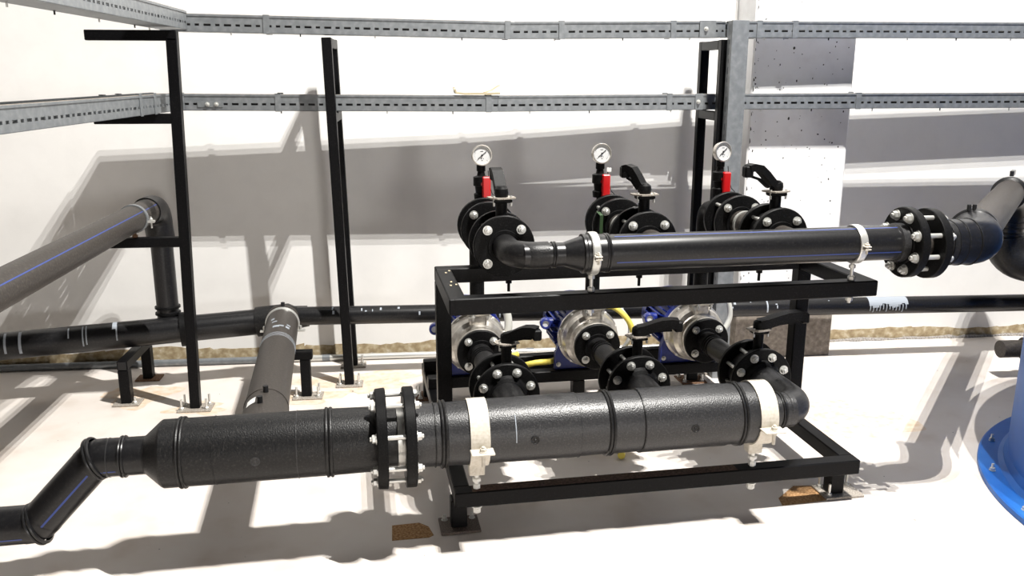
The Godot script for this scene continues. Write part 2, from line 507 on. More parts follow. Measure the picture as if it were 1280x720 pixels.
# ------------------------------------------------------------------ room
func room() -> void:
	var b := MB.new()
	b.bx(Vector3(-9, -0.2, -0.2), Vector3(9, 0, 14.2))
	var fl := structure("floor", b, "floor_paint", "white painted concrete floor with worn patches")
	b = MB.new()
	b.bx(Vector3(-9, 0, -0.2), Vector3(9, 6.3, 0))
	var wb := structure("wall_back", b, "wall_paint", "white painted wall behind the cable trays")
	b = MB.new()
	b.bx(Vector3(-9.2, -0.2, -0.2), Vector3(-9, 6.5, 14.2))
	structure("wall_left", b, "beige_paint", "plain beige side wall")
	b = MB.new()
	b.bx(Vector3(9, -0.2, -0.2), Vector3(9.2, 6.5, 14.2))
	structure("wall_right", b, "cool_paint", "plain cool grey side wall")
	b = MB.new()
	b.bx(Vector3(-9, 0, 14.0), Vector3(9, 6.3, 14.2))
	structure("wall_front", b, "room_paint", "plain grey wall facing the trays")
	b = MB.new()
	b.bx(Vector3(-9.2, 6.3, -0.2), Vector3(9.2, 6.5, 14.2))
	structure("ceiling", b, "ceiling_concrete", "plain grey ceiling")
	b = MB.new()
	b.bx(Vector3(1.69, 0, -0.05), Vector3(2.225, 6.3, 0.25), 0.008)
	var col := structure("wall_column", b, "column_paint", "white concrete column standing out from the wall, pitted with small holes")
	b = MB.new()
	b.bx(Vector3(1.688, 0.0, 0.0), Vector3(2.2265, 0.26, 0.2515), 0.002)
	part(col, "shaded_bare_base", b, "column_base")  # grainy bare concrete, with shade below the wall pipe darkened into its colour
	# small pits of the column
	var rng := RandomNumberGenerator.new()
	rng.seed = 77
	b = MB.new()
	for i in 210:
		var r := rng.randf_range(0.0015, 0.0042) * (1.6 if rng.randf() < 0.15 else 1.0)
		var c := Vector3(rng.randf_range(1.71, 2.21), rng.randf_range(0.2, 2.1), 0.2504)
		if i % 5 == 0:
			c.x = 1.70 + rng.randf_range(0, 0.03)
		var q := []
		var k := 7
		var st := rng.randf_range(0.6, 1.8)
		for j in k:
			var a := TAU * j / k
			q.append(c + Vector3(cos(a) * r * rng.randf_range(0.6, 1.2), sin(a) * r * st * rng.randf_range(0.6, 1.2), 0))
		b.poly(q, Vector3.BACK)
	var pit := part(col, "surface_pits", b, "pit")
	pit.set_meta("kind", "stuff")
	# chipped left edge of the column
	b = MB.new()
	for i in 26:
		var y := 0.3 + i * 0.062 + rng.randf_range(-0.02, 0.02)
		var h := rng.randf_range(0.008, 0.035)
		var w := rng.randf_range(0.003, 0.008)
		b.poly([Vector3(1.698, y, 0.2505), Vector3(1.698 + w, y + h * 0.3, 0.2505), Vector3(1.698 + w * 0.6, y + h * 0.8, 0.2505), Vector3(1.698, y + h, 0.2505)], Vector3.BACK)
	part(col, "chipped_edge", b, "pit").set_meta("kind", "stuff")
	# plaster laid bare along the foot of the wall
	for seg in [[-2.6, -1.45, 0.075], [-1.45, -0.62, 0.085], [-0.62, 1.69, 0.08], [2.225, 4.6, 0.072]]:
		var top := []
		var x: float = seg[0]
		while x < seg[1] - 0.01:
			top.append(Vector2(x, seg[2] * (0.90 + 0.16 * sin(x * 5.3) * sin(x * 2.1 + 1.0) + rng.randf_range(-0.07, 0.07))))
			x += rng.randf_range(0.006, 0.07)
		top.append(Vector2(seg[1], seg[2]))
		b = MB.new()
		for i in top.size() - 1:
			b.slab([Vector3(top[i].x, 0.0, 0), Vector3(top[i + 1].x, 0.0, 0), Vector3(top[i + 1].x, top[i + 1].y, 0), Vector3(top[i].x, top[i].y, 0)], Vector3(0, 0, 0.0015))
		part(wb, "bare_plaster", b, "old_plaster")
	# rough mortar bead at the foot of the wall
	for seg in [[-2.6, 1.69], [2.225, 4.6]]:
		var pts := []
		var rad := []
		var x: float = seg[0]
		while x < seg[1]:
			pts.append(Vector3(x, 0.002, 0.004 + rng.randf_range(0, 0.012)))
			rad.append(rng.randf_range(0.007, 0.02))
			x += 0.045
		b = MB.new()
		b.tube(pts, rad, 8)
		part(wb, "mortar_bead", b, "grey_mortar")
	# cut-open patches in the floor paint
	b = MB.new()
	b.slab([W(Vector3(-0.197, 0, 0.031)), W(Vector3(-0.075, 0, 0.032)), W(Vector3(-0.058, 0, 0.02)), W(Vector3(-0.07, 0, -0.04)), W(Vector3(-0.10, 0, -0.072)), W(Vector3(-0.192, 0, -0.069))], Vector3(0, 0.0012, 0))
	part(fl, "bare_patch", b, "bare_concrete")
	b = MB.new()
	b.slab([W(Vector3(1.187, 0, 0.034)), W(Vector3(1.30, 0, 0.031)), W(Vector3(1.44, 0, 0.02)), W(Vector3(1.45, 0, -0.08)), W(Vector3(1.30, 0, -0.10)), W(Vector3(1.25, 0, -0.06)), W(Vector3(1.2, 0, -0.02))], Vector3(0, 0.0012, 0))
	part(fl, "bare_patch", b, "bare_concrete")
	# pale rust stains spread round the feet of the posts
	for e in [[-0.30, 0.40, 0.40, 0.20], [-0.52, 0.60, 0.22, 0.12], [-1.02, 0.70, 0.17, 0.11], [-1.34, 0.5, 0.22, 0.2], [1.9, 1.15, 0.35, 0.3]]:
		b = MB.new()
		var q := []
		for j in 36:
			var an := TAU * j / 36
			var rr := 0.72 + 0.18 * sin(an * 3.0 + e[0] * 7.0) + 0.1 * sin(an * 7.0 + e[1] * 9.0) + rng.randf_range(-0.05, 0.05)
			q.append(Vector3(e[0] + cos(an) * rr * e[2], 0.0, e[1] + sin(an) * rr * e[3]))
		for j in 36:
			b.poly([Vector3(e[0], 0.0005, e[1]), q[j] + Vector3(0, 0.0005, 0), q[(j + 1) % 36] + Vector3(0, 0.0005, 0)], Vector3.UP)
		part(fl, "rust_stain", b, "rust_stain")
	# small chips and specks on the floor
	b = MB.new()
	for i in 90:
		var c := Vector3(rng.randf_range(-2, 3), 0.0006, rng.randf_range(0.15, 2.6))
		var r := rng.randf_range(0.0015, 0.004)
		var q := []
		for j in 6:
			var a := TAU * j / 6
			q.append(c + Vector3(cos(a) * r * rng.randf_range(0.5, 1.5), 0, sin(a) * r * rng.randf_range(0.5, 1.5)))
		b.poly(q, Vector3.UP)
	part(fl, "floor_specks", b, "grey_mortar").set_meta("kind", "stuff")

# ------------------------------------------------------------------ skid
func base_plate(parent: Node, c: Vector3, sx: float, sz: float, m := "plate_steel", anchors := [[-1, -1], [1, -1], [-1, 1], [1, 1]], tall := 0.035) -> void:
	var b := MB.new()
	b.bx(c + Vector3(-sx / 2, 0, -sz / 2), c + Vector3(sx / 2, 0.009, sz / 2), 0.002)
	var p := part(parent, "base_plate", b, m)
	for e in anchors:
		var q: Vector3 = c + Vector3(e[0] * (sx / 2 - 0.02), 0.009, e[1] * (sz / 2 - 0.02))
		b = MB.new()
		b.cyl(q, q + Vector3(0, 0.002, 0), 0.011, 12)
		b.hexa(q + Vector3(0, 0.002, 0), Vector3.UP, 0.009, 0.009)
		b.cyl(q, q + Vector3(0, tall, 0), 0.005, 10)
		part(p, "anchor_bolt", b, "zinc")
func skid_frame() -> void:
	var t := skid_thing("pump_skid", "black steel box-section skid frame carrying the three pumps and both headers", "frame", Vector3(0.73, 0, -0.6))
	var w := 0.054
	var add := func(called: String, a: Vector3, c: Vector3) -> void:
		var b := MB.new()
		b.bx(a, c, 0.0035)
		part(t, called, b, "black_paint")
	# lower frame
	add.call("front_rail", Vector3(0.012, 0.108, 0.001), Vector3(1.465, 0.162, 0.055))
	add.call("side_rail", Vector3(0.012, 0.108, -1.25), Vector3(0.066, 0.1615, 0.002))
	add.call("side_rail", Vector3(1.411, 0.108, -1.25), Vector3(1.465, 0.1615, 0.002))
	add.call("rear_rail", Vector3(0.012, 0.108, -1.304), Vector3(1.465, 0.162, -1.249))
	for b0 in [-0.985, -1.215]:
		add.call("cross_rail", Vector3(0.012, 0.161, b0), Vector3(1.465, 0.212, b0 + 0.052))
	for e in [[0.004, -0.052], [1.39, -0.052], [0.015, -1.3], [1.33, -1.3], [0.66, -0.985]]:
		var top := 0.109 if e[0] != 0.66 else 0.162
		add.call("leg", Vector3(e[0], 0.009, e[1]), Vector3(e[0] + w, top, e[1] + 0.053))
		var at := Vector3(e[0] + w / 2, 0, e[1] + 0.026)
		if e[0] == 0.004:
			base_plate(t, at + Vector3(0.003, 0, 0), 0.135, 0.11, "plate_dark", [[-1, -1], [1, -1]], 0.02)
		elif e[0] == 1.39:
			base_plate(t, at + Vector3(0.02, 0, 0), 0.15, 0.11, "plate_steel", [[-1, 1], [1, -1], [-1, -1]], 0.045)
		else:
			base_plate(t, at, 0.13, 0.12, "rust")
	var df := MB.new()
	df.bx(Vector3(0.07, 0.162, 0.006), Vector3(1.0, 0.1628, 0.050))
	part(t, "dust_film", df, "brown_dust")
	# upper frame
	add.call("front_rail", Vector3(0.018, 0.765, 0.001), Vector3(1.462, 0.819, 0.052))
	add.call("side_rail", Vector3(0.003, 0.765, -0.386), Vector3(0.058, 0.8185, 0.0515))
	add.call("side_rail", Vector3(1.41, 0.765, -0.386), Vector3(1.464, 0.8185, 0.0515))
	add.call("rear_rail", Vector3(0.003, 0.765, -0.44), Vector3(1.464, 0.819, -0.386))
	add.call("upright", Vector3(0.003, 0.16, -0.44), Vector3(0.057, 0.766, -0.386))
	add.call("upright", Vector3(1.41, 0.16, -0.44), Vector3(1.464, 0.766, -0.386))
	# studs carrying the upper pipes, through the rear rail
	for a in [0.205, 0.705, 1.19]:
		for s in [0.068]:
			var b := MB.new()
			var q := Vector3(a + s, 0.72, -0.412)
			b.cyl(q, q + Vector3(0, 0.17, 0), 0.0055, 10)
			b.hexa(q + Vector3(0, 0.031, 0), Vector3.UP, 0.012, 0.012)
			b.hexa(q + Vector3(0, 0.1, 0), Vector3.UP, 0.012, 0.012)
			part(t, "stud", b, "black_iron")
	# paint chips on the near upper corner
	var b2 := MB.new()
	for q in [Vector3(0.03, 0.8192, -0.33), Vector3(0.045, 0.8192, -0.36), Vector3(0.033, 0.8192, -0.19), Vector3(0.026, 0.8192, -0.14), Vector3(0.045, 0.8192, -0.15)]:
		b2.bx(q, q + Vector3(0.006, 0.0006, 0.016))
	part(t, "paint_chip", b2, "card").set_meta("kind", "stuff")

# ------------------------------------------------------------------ suction header (large, low)
const HY := 0.3645
const HB := 0.028
func suction_header() -> void:
	var X := Vector3.RIGHT
	var h := func(a: float) -> Vector3: return Vector3(a, HY, HB)
	var t := skid_thing("inlet_pipe", "fat black plastic inlet pipe with a stepped elbow run, left of the bolted joint", "pipe", Vector3(-0.6, 0, HB))
	var r := 0.105
	var b := MB.new()
	b.lathe(h.call(0.0), X, [Vector2(-0.945, 0.055), Vector2(-0.93, 0.06), Vector2(-0.885, 0.101), Vector2(-0.878, r), Vector2(-0.382, r), Vector2(-0.235, r - 0.002), Vector2(-0.235, 0.06)], 48)
	part(t, "pipe", b, "scuffed_plastic")
	bead(t, h.call(-0.822), X, r, 0.022, 0.006)
	bead(t, h.call(-0.382), X, r, 0.026, 0.006)
	bead(t, h.call(-0.725), X, r, 0.004, 0.0012, false)
	bead(t, h.call(-0.478), X, r, 0.004, 0.0015, false, "dusty_plastic")
	# moulded button
	b = MB.new()
	b.lathe(Vector3(-0.60, HY - 0.002, HB + 0.105), Vector3(0, 0, 1), [Vector2(-0.004, 0.015), Vector2(0.0016, 0.014), Vector2(0.0016, 0.011), Vector2(0.0, 0.010), Vector2(0.0, 0.004), Vector2(0.002, 0.003), Vector2(0.002, 0)], 20)
	part(t, "moulded_mark", b, "dusty_plastic")
	# stepped elbow run
	var sr := 0.0585
	var run := [h.call(-0.93), h.call(-1.075), Vector3(-1.262, 0.166, HB), Vector3(-1.75, 0.166, HB)]
	for k in 3:
		b = MB.new()
		b.tube([run[k], run[k + 1]], sr, 32)
		part(t, "pipe", b, "black_plastic")
	for k in [1, 2]:
		var d1: Vector3 = (run[k] - run[k - 1]).normalized()
		var d2: Vector3 = (run[k + 1] - run[k]).normalized()
		b = MB.new()
		b.tube(arc(run[k], d1, d2, 0.0, 0, 1, 1).slice(0, 0) + [run[k] - d1 * 0.03, run[k] - d1 * 0.012, run[k] + d2 * 0.012, run[k] + d2 * 0.03], sr + 0.001, 32, false)
		part(t, "elbow", b, "black_plastic")
		bead(t, run[k], (d1 + d2).normalized(), sr + 0.004, 0.022, 0.006, true, "black_plastic")
	bead(t, h.call(-0.995), X, sr, 0.018, 0.006, true, "black_plastic")
	bead(t, h.call(-1.035), X, sr, 0.004, 0.0015, false, "dusty_plastic")
	stripe(t, run[1] + (run[2] - run[1]) * 0.1, run[2] - (run[2] - run[1]) * 0.1, sr, [-1.75], 0.006)
	stripe(t, h.call(-1.065), h.call(-1.01), sr + 0.0003, [2.0])
	stripe(t, run[3], run[2] - Vector3(0.03, 0, 0), sr, [1.95], 0.005)
	# bolted joint of two flanges with a gap ring between
	for e in [[-0.205, 0.032, -1.0], [-0.142, 0.03, 1.0]]:
		pass
	b = MB.new()
	b.lathe(h.call(0.0), X, [Vector2(-0.236, 0.09), Vector2(-0.236, 0.156), Vector2(-0.233, 0.159), Vector2(-0.206, 0.161), Vector2(-0.203, 0.158), Vector2(-0.203, 0.09)], 48)
	var f1 := part(t, "flange", b, "black_iron")
	b = MB.new()
	b.lathe(h.call(0.0), X, [Vector2(-0.205, 0.092), Vector2(-0.172, 0.092), Vector2(-0.172, 0.08)], 40)
	part(t, "stub_end", b, "scuffed_plastic")
	for i in 8:
		var a := TAU * (i + 0.5) / 8
		var q: Vector3 = h.call(-0.236) + Vector3(0, cos(a), sin(a)) * 0.137
		part(f1, "bolt", bolt(0.0145, 0.0), "zinc", face_to(-X, q))
		b = MB.new()
		b.cyl(q + X * 0.03, q + X * 0.12, 0.0075, 12)
		part(f1, "tie_rod", b, "zinc")
	var t2 := skid_thing("suction_header", "fat dusty black suction header pipe lying along the lower front rail", "pipe", Vector3(0.5, 0.2, HB))
	b = MB.new()
	b.lathe(h.call(0.0), X, [Vector2(-0.148, 0.09), Vector2(-0.148, 0.158), Vector2(-0.145, 0.161), Vector2(-0.117, 0.161), Vector2(-0.114, 0.158), Vector2(-0.114, 0.09)], 48)
	var f2 := part(t2, "flange", b, "black_iron")
	for i in 8:
		var a := TAU * (i + 0.5) / 8
		var q: Vector3 = h.call(-0.114) + Vector3(0, cos(a), sin(a)) * 0.137
		part(f2, "bolt", bolt(0.0145, 0.0), "zinc", face_to(X, q))
	b = MB.new()
	b.lathe(h.call(0.0), X, [Vector2(-0.170, 0.08), Vector2(-0.170, 0.094), Vector2(-0.166, 0.094), Vector2(-0.166, 0.092), Vector2(-0.146, 0.092)], 40)
	part(t2, "gasket", b, "zinc")
	b = MB.new()
	b.lathe(h.call(0.0), X, [Vector2(-0.116, r - 0.004), Vector2(-0.024, r - 0.003), Vector2(0.118, r), Vector2(0.417, r + 0.002), Vector2(0.42, r - 0.001), Vector2(0.63, r - 0.001), Vector2(0.633, r + 0.003), Vector2(0.93, r + 0.002), Vector2(0.933, r - 0.001), Vector2(1.034, r), Vector2(1.04, r - 0.004), Vector2(1.10, 0.064), Vector2(1.12, 0.06), Vector2(1.19, 0.06)], 48)
	part(t2, "pipe", b, "dusty_plastic")
	bead(t2, h.call(-0.024), X, r, 0.024, 0.006)
	bead(t2, h.call(-0.052), X, r, 0.004, 0.001, false)
	bead(t2, h.call(0.522), X, r, 0.024, 0.006)
	bead(t2, h.call(0.418), X, r + 0.001, 0.006, 0.002, false, "dusty_plastic")
	bead(t2, h.call(0.632), X, r + 0.001, 0.006, 0.0025, false, "scuffed_plastic")
	bead(t2, h.call(0.982), X, r, 0.022, 0.006)
	bead(t2, h.call(0.932), X, r, 0.005, 0.0015, false, "dusty_plastic")
	bead(t2, h.call(1.145), X, 0.06, 0.018, 0.005)
	for a in [0.262, 0.80]:
		b = MB.new()
		b.lathe(Vector3(a, HY + 0.002, HB + 0.1075), Vector3(0, 0, 1), [Vector2(-0.004, 0.015), Vector2(0.0016, 0.014), Vector2(0.0016, 0.011), Vector2(0.0, 0.010), Vector2(0.0, 0.005), Vector2(0.002, 0.003), Vector2(0.002, 0)], 20)
		part(t2, "moulded_mark", b, "scuffed_plastic")
	b = MB.new()
	b.skin(h.call(0.2), h.call(0.3), r + 0.0022, 0.0, 0.003, 0.75, 1.6, 8)
	part(t2, "chalk_line", b, "white_drip")
	b = MB.new()
	b.skin(h.call(1.10), h.call(1.2), 0.0618, 0.0, 0.006, 0.7, 1.1, 5)
	part(t2, "paint_fleck", b, "white_drip")
	# outlets to the valves: elbow at the end, straight branches before it
	b = MB.new()
	var er := 0.0595
	b.tube([h.call(1.13)] + arc(Vector3(1.15, HY, HB - 0.078), Vector3(0, 0, 1), X, 0.078, 0, PI / 2, 12) + [Vector3(1.228, HY, -0.27)], er, 32)
	part(t2, "elbow", b, "dusty_plastic")
	bead(t2, Vector3(1.17, HY, HB - 0.001), X, er, 0.004, 0.0015, false)
	for a in [0.24, 0.74]:
		b = MB.new()
		b.tube([Vector3(a, HY, -0.02), Vector3(a, HY, -0.27)], er, 28)
		part(t2, "branch", b, "scuffed_plastic")

# ------------------------------------------------------------------ discharge header (upper)
const UY := 0.944
func discharge_header() -> void:
	var X := Vector3.RIGHT
	var h := func(a: float) -> Vector3: return Vector3(a, UY, HB)
	var t := skid_thing("discharge_header", "black plastic discharge pipe with blue stripes above the upper front rail", "pipe", Vector3(0.9, 0.82, HB))
	var b := MB.new()
	var r := 0.0585
	b.lathe(h.call(0.0), X, [Vector2(0.24, 0.0385), Vector2(0.37, 0.0385), Vector2(0.425, 0.056), Vector2(0.44, 0.061), Vector2(0.50, 0.061), Vector2(0.505, r), Vector2(1.53, r)], 40)
	part(t, "pipe", b, "black_plastic")
	bead(t, h.call(0.337), X, 0.0385, 0.016, 0.004, true, "black_plastic")
	bead(t, h.call(0.432), X, 0.059, 0.012, 0.004, false, "black_plastic")
	bead(t, h.call(0.508), X, 0.0595, 0.018, 0.004, true, "black_plastic")
	bead(t, h.call(0.285), X, 0.0385, 0.004, 0.001, false)
	stripe(t, h.call(0.53), h.call(1.52), r, [1.95, 0.35])
	# elbow to the first train
	b = MB.new()
	b.tube([h.call(0.32)] + arc(Vector3(0.288, UY, HB - 0.078), Vector3(0, 0, 1), Vector3.LEFT, 0.078, 0, PI / 2, 12) + [Vector3(0.21, UY, -0.13)], 0.0425, 32)
	part(t, "elbow", b, "scuffed_plastic")
	for a in [0.71, 1.19]:
		b = MB.new()
		b.tube([Vector3(a, UY, 0.0), Vector3(a, UY, -0.14)], 0.043, 28)
		part(t, "branch", b, "brown_dust_plastic")
	# end flange
	flange(t, h.call(1.548), -X, 0.12, 0.03, 0.058, 8, PI / 8, 0.0, 0.79, 0.0155)
	b = MB.new()
	b.lathe(h.call(1.515), X, [Vector2(0, 0.058), Vector2(0.004, 0.066), Vector2(0.032, 0.066)], 32)
	part(t, "stub_collar", b, "dusty_plastic")
	for i in 8:
		var a := PI / 8 + TAU * i / 8
		var q: Vector3 = h.call(1.56) + Vector3(0, sin(a), cos(a)) * 0.0948
		b = MB.new()
		b.cyl(q, q + X * 0.11, 0.008, 10)
		part(t, "tie_rod", b, "zinc")

# ------------------------------------------------------------------ pumps
const PA := [0.222, 0.725, 1.218]
const PLACE := ["at the elbow", "in the middle", "by the channel"]
func pump(i: int) -> void:
	var a: float = PA[i]
	var y := 0.364
	var Z := Vector3.BACK
	var c := func(z: float) -> Vector3: return Vector3(a, y, z)
	var t := skid_thing("pump", "stainless steel pump with blue motor on the skid, " + PLACE[i], "pump", Vector3(a, 0.212, -1.0), "pumps on the skid")
	var b := MB.new()
	b.lathe(c.call(0.0), Z, [Vector2(-0.955, 0.0), Vector2(-0.955, 0.135), Vector2(-0.945, 0.136), Vector2(-0.94, 0.136), Vector2(-0.936, 0.128), Vector2(-0.90, 0.126), Vector2(-0.87, 0.12), Vector2(-0.855, 0.105), Vector2(-0.85, 0.085), Vector2(-0.82, 0.075), Vector2(-0.815, 0.075)], 48)
	part(t, "volute", b, "stainless")
	b = MB.new()
	b.lathe(c.call(0.0), Z, [Vector2(-0.815, 0.05), Vector2(-0.815, 0.099), Vector2(-0.812, 0.101), Vector2(-0.801, 0.101), Vector2(-0.799, 0.098)], 40)
	part(t, "suction_rim", b, "stainless")
	b = MB.new()
	for k in 10:
		var an := TAU * (k + 0.5) / 10
		var q: Vector3 = c.call(-0.939) + Vector3(cos(an), sin(an), 0) * 0.129
		b.hexa(q, Z, 0.009, 0.008)
	part(t, "casing_screws", b, "zinc").set_meta("kind", "stuff")
	# discharge neck
	b = MB.new()
	b.bx(Vector3(a - 0.036, y + 0.07, -0.915), Vector3(a + 0.036, y + 0.152, -0.855), 0.006)
	b.bx(Vector3(a - 0.05, y + 0.145, -0.93), Vector3(a + 0.05, y + 0.163, -0.835), 0.006)
	b.bx(Vector3(a - 0.018, y + 0.115, -0.856), Vector3(a + 0.018, y + 0.135, -0.852), 0.001)
	var dn := part(t, "discharge_neck", b, "stainless")
	for s in [[-0.038, -0.845], [-0.024, -0.838], [0.038, -0.845], [0.036, -0.92]]:
		b = MB.new()
		var q := Vector3(a + s[0], y + 0.125, s[1])
		b.cyl(q, q + Vector3(0, 0.055, 0), 0.005, 8)
		b.hexa(q + Vector3(0, 0.012, 0), Vector3.UP, 0.009, 0.009)
		part(dn, "screw", b, "zinc")
	# blue bearing bracket, foot and motor
	b = MB.new()
	b.slab([Vector3(a - 0.145, 0.212, -0.985), Vector3(a + 0.145, 0.212, -0.985), Vector3(a + 0.142, 0.29, -0.985), Vector3(a + 0.12, 0.35, -0.985), Vector3(a - 0.12, 0.35, -0.985), Vector3(a - 0.142, 0.29, -0.985)], Vector3(0, 0, 0.028))
	part(t, "foot", b, "motor_blue")
	for s in [-0.128, 0.128]:
		part(t, "foot_bolt", bolt(0.009, 0.0), "zinc", face_to(Z, Vector3(a + s, 0.235, -0.957)))
	b = MB.new()
	b.lathe(c.call(0.0), Z, [Vector2(-1.30, 0.0), Vector2(-1.30, 0.115), Vector2(-1.28, 0.13), Vector2(-1.22, 0.135), Vector2(-1.22, 0.112), Vector2(-1.04, 0.112), Vector2(-1.02, 0.12), Vector2(-0.985, 0.118), Vector2(-0.955, 0.118)], 36)
	var mo := part(t, "motor", b, "motor_blue")
	b = MB.new()
	for k in 30:
		var an := TAU * k / 30
		var d := Vector3(cos(an), sin(an), 0)
		b.box(Transform3D(Basis(d, Vector3(-d.y, d.x, 0), Z), c.call(-1.13) + d * 0.123), Vector3(0.03, 0.006, 0.18), 0.0)
	part(mo, "cooling_fins", b, "motor_blue").set_meta("kind", "stuff")
	b = MB.new()
	b.cyl(Vector3(a - 0.10, y + 0.03, -1.08), Vector3(a - 0.165, y + 0.035, -1.08), 0.022, 14)
	var tb := part(mo, "cable_entry", b, "motor_blue")
	b = MB.new()
	b.lathe(Vector3(a - 0.163, y + 0.03, -1.088), Vector3(-0.1, 0.1, 1), [Vector2(0, 0), Vector2(0, 0.025), Vector2(0.036, 0.025), Vector2(0.039, 0.022), Vector2(0.039, 0.015), Vector2(0.02, 0.013)], 20)
	part(tb, "cable_gland", b, "motor_blue")
	b = MB.new()
	b.lathe(Vector3(a - 0.163, y + 0.03, -1.088), Vector3(-0.1, 0.1, 1), [Vector2(0.033, 0.0), Vector2(0.033, 0.0145)], 16)
	part(tb, "gland_insert", b, "dial_white")
	# riser
	var rs := skid_thing("riser_pipe", "black riser pipe from the discharge neck of the pump " + PLACE[i], "pipe", Vector3(a, y + 0.163, -0.885), "riser pipes over the pumps")
	b = MB.new()
	b.tube([Vector3(a, y + 0.163, -0.885), Vector3(a, UY - 0.07, -0.885)] + arc(Vector3(a, UY - 0.07, -0.815), Vector3(0, 0, -1), Vector3.UP, 0.07, 0, PI / 2, 8) + [Vector3(a - 0.015, UY, -0.578)], 0.031, 24)
	part(rs, "pipe", b, "black_iron")
	b = MB.new()
	b.lathe(Vector3(a, 0.66, -0.885), Vector3.UP, [Vector2(0, 0.031), Vector2(0, 0.036), Vector2(0.012, 0.038), Vector2(0.02, 0.036), Vector2(0.02, 0.031)], 24)
	b.lathe(Vector3(a, y + 0.163, -0.885), Vector3.UP, [Vector2(0, 0.05), Vector2(0.014, 0.05), Vector2(0.014, 0.036), Vector2(0.05, 0.036), Vector2(0.05, 0.03)], 24)
	part(rs, "coupling", b, "black_iron")

# ------------------------------------------------------------------ upper trains: check valve, gauge, butterfly valve
const TA := [0.208, 0.704, 1.188]
func upper_train(i: int) -> void:
	var a: float = TA[i]
	var Z := Vector3.BACK
	var c := func(z: float) -> Vector3: return Vector3(a, UY, z)
	var R := 0.103
	var sp := PI / 4
	var t := skid_thing("check_valve", "black check valve between two bolted flanges over the pump " + PLACE[i], "valve", Vector3(a, UY - R, -0.51), "check valves over the pumps")
	flange(t, c.call(-0.558), Z, R, 0.02, 0.045, 4, sp, 0.0, 0.77, 0.0135, false)
	flange(t, c.call(-0.455), Z, R, 0.02, 0.046, 4, sp, 0.13)
	var b := MB.new()
	b.lathe(c.call(0.0), Z, [Vector2(-0.56, 0.045), Vector2(-0.55, 0.062), Vector2(-0.52, 0.066), Vector2(-0.48, 0.06), Vector2(-0.47, 0.046)], 32)
	part(t, "valve_body", b, "black_iron")
	b = MB.new()
	b.cyl(c.call(-0.457), c.call(-0.248), 0.046, 28)
	part(t, "stub_pipe", b, "brown_dust_plastic")
	b = MB.new()
	b.lathe(c.call(0.0), Z, [Vector2(-0.42, 0.046), Vector2(-0.42, 0.05), Vector2(-0.405, 0.05), Vector2(-0.405, 0.046)], 28)
	part(t, "saddle_band", b, "zinc")
	if i == 1:
		b = MB.new()
		b.strap([Vector3(a - 0.085, UY + 0.055, -0.46), Vector3(a - 0.078, UY + 0.045, -0.43), Vector3(a - 0.08, UY - 0.01, -0.428), Vector3(a - 0.075, UY - 0.06, -0.43)], Vector3.RIGHT, 0.012, 0.003)
		part(t, "green_strap", b, "green_strap")
	# butterfly valve
	var v := skid_thing("butterfly_valve", "black butterfly valve with raised lever above the upper rear rail, " + PLACE[i], "valve", Vector3(a, UY - R, -0.185), "upper butterfly valves")
	flange(v, c.call(-0.235), Z, R, 0.02, 0.046, 4, sp, 0.0, 0.77, 0.0135, false)
	flange(v, c.call(-0.128), Z, R, 0.02, 0.0425, 4, sp, 0.12)
	b = MB.new()
	b.lathe(c.call(0.0), Z, [Vector2(-0.225, 0.05), Vector2(-0.225, 0.074), Vector2(-0.22, 0.078), Vector2(-0.16, 0.078), Vector2(-0.155, 0.074), Vector2(-0.15, 0.046)], 36)
	part(v, "valve_body", b, "black_iron")
	stem_and_lever(v, Vector3(a, UY + 0.07, -0.187), UY + 0.158, [Vector3(-0.008, 0.062, -0.09), Vector3(-0.052, 0.066, -0.06), Vector3(-0.12, 0.068, 0.02)][i], 0.038, [1.3, 1.4, 1.4][i])
	# gauge cock
	var g := skid_thing("gauge_cock", "small black cock with a red handle under the dial, over the pump " + PLACE[i], "valve", Vector3(a, UY + 0.03, -0.62), "red-handled gauge cocks")
	var gx: float = a - 0.004 - [0.0, 0.03, 0.02][i]
	b = MB.new()
	b.lathe(Vector3(gx, UY + 0.025, -0.62), Vector3.UP, [Vector2(0, 0.012), Vector2(0.06, 0.012), Vector2(0.062, 0.026), Vector2(0.085, 0.028), Vector2(0.09, 0.021), Vector2(0.115, 0.024), Vector2(0.117, 0.030), Vector2(0.15, 0.030), Vector2(0.155, 0.016), Vector2(0.17, 0.013), Vector2(0.172, 0.017), Vector2(0.196, 0.017), Vector2(0.198, 0.008), Vector2(0.212, 0.007)], 20)
	part(g, "cock_body", b, "black_iron")
	b = MB.new()
	b.bx(Vector3(gx + 0.0, UY + 0.088, -0.600), Vector3(gx + 0.031, UY + 0.178, -0.578), 0.004)
	b.cyl(Vector3(gx + 0.004, UY + 0.15, -0.615), Vector3(gx + 0.004, UY + 0.15, -0.59), 0.009, 12)
	part(g, "red_handle", b, "red_handle")
	b = MB.new()
	b.tube([Vector3(gx + 0.024, UY + 0.20, -0.60), Vector3(gx + 0.026, UY + 0.15, -0.59), Vector3(gx + 0.036, UY + 0.115, -0.585), Vector3(gx + 0.05, UY + 0.10, -0.58)], 0.0016, 6)
	part(g, "wire_seal", b, "ink")
	if i == 1:
		b = MB.new()
		b.bx(Vector3(gx + 0.018, UY + 0.188, -0.59), Vector3(gx + 0.036, UY + 0.204, -0.588))
		part(g, "paper_tag", b, "white_tag")
	# pressure gauge
	var pg := skid_thing("pressure_gauge", "round steel pressure gauge with white dial over the pump " + PLACE[i], "gauge", Vector3(gx, UY + 0.212, -0.62), "pressure gauges")
	var gc := Vector3(gx, UY + 0.255, -0.62)
	var gd := Vector3(0.10, 0.10, 1).normalized() if i < 2 else Vector3(0.22, 0.10, 1).normalized()
	b = MB.new()
